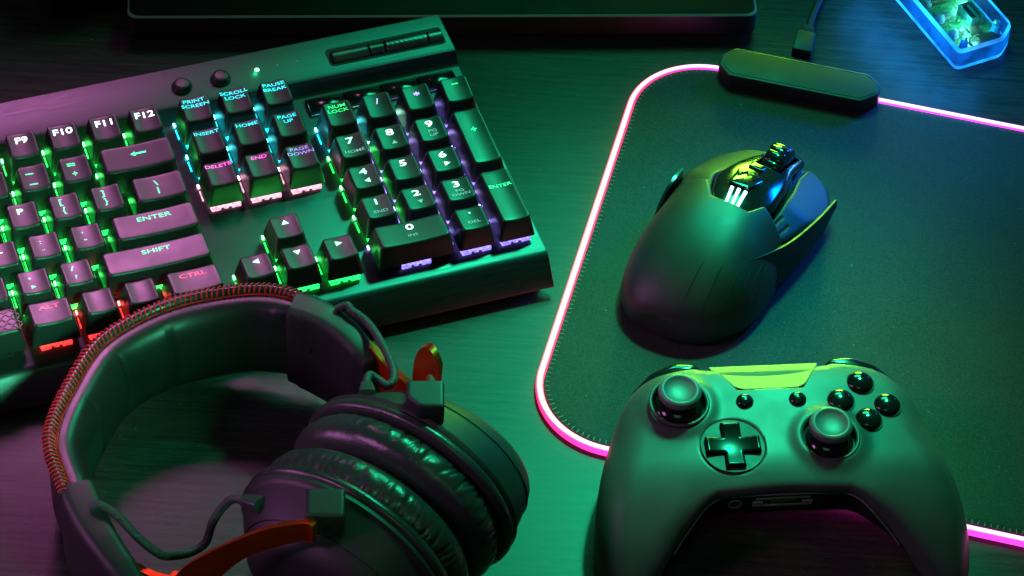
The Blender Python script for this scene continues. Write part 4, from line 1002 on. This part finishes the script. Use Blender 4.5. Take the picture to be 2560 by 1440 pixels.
# ear cups
CZ = 44.0
SU, SZ = 49.0, 39.0
def oval(a, su, sz, n=160, dz=0.0, du=0.0):
    return [hw(a, du+su*math.cos(2*math.pi*j/n), CZ+dz+sz*math.sin(2*math.pi*j/n)) for j in range(n)]
def ear(sg, rim, label):
    """sg: +1 far cup, -1 near cup; rim: position of the shell edge along the axis"""
    A = lambda d: rim+sg*d                      # d outwards (away from the wearer)
    sh = [(0.0, -0.6), (0.8, 0.0), (2.4, 0.3), (3.0, -0.6), (3.6, -1.6), (5.0, -2.2), (11, -5.0), (17.5, -8.6), (22.5, -11.8), (25.6, -15), (27.2, -19), (27.8, -26), (28.0, -37)]
    if sg < 0: sh = sh
    sc_ = part('ear_cup', *loft([L3(oval(A(d), SU+o_, SZ+o_*0.9, du=-max(0, d-3.5)*0.28)) for d, o_ in sh]), M_CUP, HP, sharp=40, label=label)
    # fine seam ring around the cup
    part('cup_seam', *tube(L3(np.array((lambda q: q+q[:1])(oval(A(17.5), SU-8.45, SZ-7.6, du=-3.92)))), 0.35, 5, None, False), M_BLACK, sc_)
    # leather lip
    lip = [(0.4, -2), (-0.4, 0.3), (-1.8, 1.0), (-3.6, 0.9), (-5.0, -0.2), (-5.4, -2.2), (-5.0, -5)]
    part('cushion_lip', *loft([L3(oval(A(d), SU+o_, SZ+o_)) for d, o_ in lip], False, False), M_LEA, sc_, sharp=80)
    # wrinkled cushion
    n = 420; R_ = []; prof_ = [(-4.6, -5.5), (-5.6, -3.6), (-7.5, -2.2), (-10.5, -1.0), (-14, -0.7), (-17.5, -1.6), (-20.5, -4.2), (-22.3, -8.2), (-22.6, -13), (-21.2, -17.5), (-17.5, -20.5), (-12, -21.5), (-5, -21.5)]
    pr = catmull(np.array(prof_), 4); rnd = random.Random(3 if sg < 0 else 5)
    ph = np.cumsum([rnd.uniform(0.03, 0.10) for _ in range(110)]); amp = [rnd.uniform(0.25, 0.9) for _ in ph]; wd_ = [rnd.uniform(0.007, 0.020) for _ in ph]; sl_ = [rnd.uniform(-0.010, 0.006) for _ in ph]; ln_ = [rnd.uniform(5, 15) for _ in ph]
    th_ = np.array([2*math.pi*j/n for j in range(n)])
    for d, o_ in pr:
        dep = -d-5.0; side = np.clip(0.45-0.75*np.cos(th_), 0.12, 1.0) if sg > 0 else np.clip(0.75-0.45*np.cos(th_), 0.3, 1.0); w_all = math.exp(-((dep-2.5)/9.0)**2) if o_ > -9 else 0.0
        disp = np.zeros(n)
        for p_, a_, w_, s_, l_ in zip(ph, amp, wd_, sl_, ln_):
            c_ = (p_+s_*dep) % (2*math.pi); dd = np.abs(((th_-c_+math.pi) % (2*math.pi))-math.pi)
            disp -= a_*1.9*np.exp(-(dd/w_)**2)*math.exp(-(max(0, dep)/l_)**2)*side
        disp += 0.5*np.sin(th_*37+dep*0.5)*0.35
        R_.append([hw(A(d), (SU+o_+disp[j]*w_all)*math.cos(th_[j]), CZ+(SZ+o_+disp[j]*w_all)*math.sin(th_[j])) for j in range(n)])
    part('ear_cushion', *loft([L3(r) for r in R_], False, False), M_LEA, sc_, sharp=100)
    part('driver_cloth', *loft([L3(oval(A(-6), SU-20, SZ-20)), L3(oval(A(-6.4), 2, 2))], False, True), M_RUBBER, sc_)
    return sc_
cupN = ear(-1, -21.5, 'ear cup nearest the viewer'); cupF = ear(1, 26.5, 'ear cup further from the viewer')

# hinge blocks on top of the cups
def block(a0, u0, z0, rot, nm):
    def f(x, y, z):
        b = np.maximum(np.maximum(np.abs(x)-7.6, np.abs(y)-7.2), np.abs(z)-6.2)
        b = smax(smax(np.abs(x)-7.6, np.abs(y)-7.2, 1.4), np.abs(z)-6.2, 1.6)
        b = smax(b, (-x-y-9.5)*0.7071*nm+(-9)*(1-nm), 1.4) if nm else b
        return smax(b, (x*0.5+z*0.0-y*0.0-6.9), 1.0)
    V, F = sdf_mesh(f, (-9, -9, -8), (9, 9, 8), 0.5)
    Mx = Matrix.Translation(Vector(L3(hw(a0, u0, z0))*S)) @ Matrix.Rotation(math.radians(rot), 4, 'Z')
    b_ = part('hinge_block', V, F, M_CUP, HP, M=Mx)
    part('screw', *tf(join(lathe([(2.0, -0.4), (2.0, 0.25), (1.6, 0.4), (0.2, 0.2)], 20)), np.array(Matrix.Translation((0.5, -7.0, -1)))@np.array(Matrix.Rotation(math.radians(90), 4, 'X'))), M_BLACK, b_, sharp=40)
    return b_
block(34.0, 0.0, 84.2, 4, 1); block(-35.0, 0.0, 84.2, 4, 0)
block(-35.0, 0.0, 7.0, 4, 0); block(34.0, 0.0, 7.0, 4, 0)

# orange yokes: flat plates 3 mm thick, profile in (u, z), leaning away along the axis
def yoke(outer, inner, a_of, th, stem, rise=9.5, lo=-9.0, hi=9.5):
    O_ = catmull(np.array(outer), 8); I_ = catmull(np.array(inner), 8)
    m_ = max(len(O_), len(I_)); O_ = resample(O_, m_); I_ = resample(I_, m_); R_ = []
    for p, q in zip(O_, I_):
        ring = []
        for (u, z), s_ in ((p, 0), (p, 1), (q, 1), (q, 0)):
            ring.append(hw(a_of(u)+(th if s_ else 0), u, z))
        R_.append(ring)
    up_ = loft([L3(r) for r in R_])
    dn_ = loft([L3([np.array([v[0], v[1], 2*CZ-v[2]]) for v in r]) for r in R_])
    fixed = [np.array([(x, y, max(z, 1.0)) for x, y, z in np.asarray(v[0])]) for v in (up_, dn_)]
    V, F = join((fixed[0], up_[1]), (fixed[1], dn_[1]))
    o_ = part('yoke', V, F, M_ORA, HP, sharp=40)
    # slider that runs into the headband cap
    s_pts = resample(catmull(np.array([hw(a, u, 0) for a, u in stem]), 6), 30); T_ = frames(s_pts); Nn = np.stack([T_[:, 1], -T_[:, 0], 0*T_[:, 0]], 1)
    R_ = [[s_pts[i]+Nn[i]*x+UPV*(CZ+y) for x, y in ((-1.5, lo), (1.5, lo), (1.5, max(hi, rise-(rise-hi)*i/20)), (-1.5, max(hi, rise-(rise-hi)*i/20)))] for i in range(len(s_pts))]
    part('slider', *loft([L3(r) for r in R_]), M_ORA, o_, sharp=40)
    return o_
yoke([(-2, 88), (2, 88), (14, 82.5), (25, 73.5), (39, 59.5), (46, 50), (49.5, 41)], [(-2, 77.5), (2, 77.5), (12, 71.5), (22, 63.5), (31, 50), (33.5, 44), (34, 41)], lambda u: -46.5-0.5*max(u, 0), 3.0,
     [(-66, 42), (-71, 50), (-73, 57), (-73.5, 66), (-75, 78)], 1.0, -15.0, 1.0)
yoke([(0, 80.5), (1.2, 86.5), (3.6, 91), (6.7, 93.8), (10, 94.3), (13.5, 91.8), (17, 86.5), (19.8, 78), (20.8, 68.6), (21.2, 55), (21.2, 41)],
     [(0, 78), (2.5, 79.5), (5, 81), (7.5, 81.5), (9.5, 80), (11, 76), (11.8, 70), (12, 62), (12, 54), (12, 47), (12, 41)], lambda u: min(42.3+1.9*max(u, 0), 46.6+0.48*max(u, 0)), 3.2,
     [(52.5, 13), (55.5, 19), (60, 28), (66, 39), (70.5, 48), (72.5, 56)], 21.0)

# braided cables with their strain reliefs
def cable(auz, rel, nm='cable'):
    P_ = resample(catmull(np.array([hw(*p) for p in auz]), 14), 260)
    c_ = part(nm, *tube(L3(P_), 1.75, 16, lambda i, a: 1+0.10*math.sin(4*a+i*0.62)*math.sin(4*a-i*0.62)), M_BRAID, HP)
    d = P_[-1]-P_[-9]; d /= np.linalg.norm(d)
    q = Vector(d).to_track_quat('Z', 'Y').to_matrix().to_4x4(); q.translation = Vector(L3(P_[-1]+d*1.0)*S)
    part('strain_relief', *loft([[(x, y, z) for x, y in rrect(w_, w_*.8, 1, 3)] for w_, z in ((2.3, -3.5), (2.5, -3.0), (3.3, 4.5), (3.2, 6.5))]), M_GREYP, c_, M=q, sharp=40)
M_BRAID = surface('braided cable sleeve', 0.05, 0.55, 0, 0.4, 0.5, 0.08, 2600, 0.4, 0.0001, 1400)
cable([(-68.0, 89.5, 58), (-66.5, 87, 60.0), (-65.5, 84, 59), (-65.5, 77.5, 57), (-66, 68.5, 52), (-63.5, 60, 45), (-57, 58, 39), (-49, 55.5, 35), (-43, 53, 37), (-38.5, 53, 44), (-34, 51, 51), (-32.5, 46.5, 58), (-33.0, 39, 62)], None)
cable([(77.0, 73, 58), (79.5, 69.5, 60.0), (78.5, 66, 59.5), (77.5, 57.6, 58.5), (69, 44.5, 61), (58.5, 32, 64), (51, 26.5, 66), (47, 27, 66), (47.5, 32, 66), (46.5, 35.2, 67.5), (41.5, 33.2, 69), (37.5, 30.5, 71)], None)
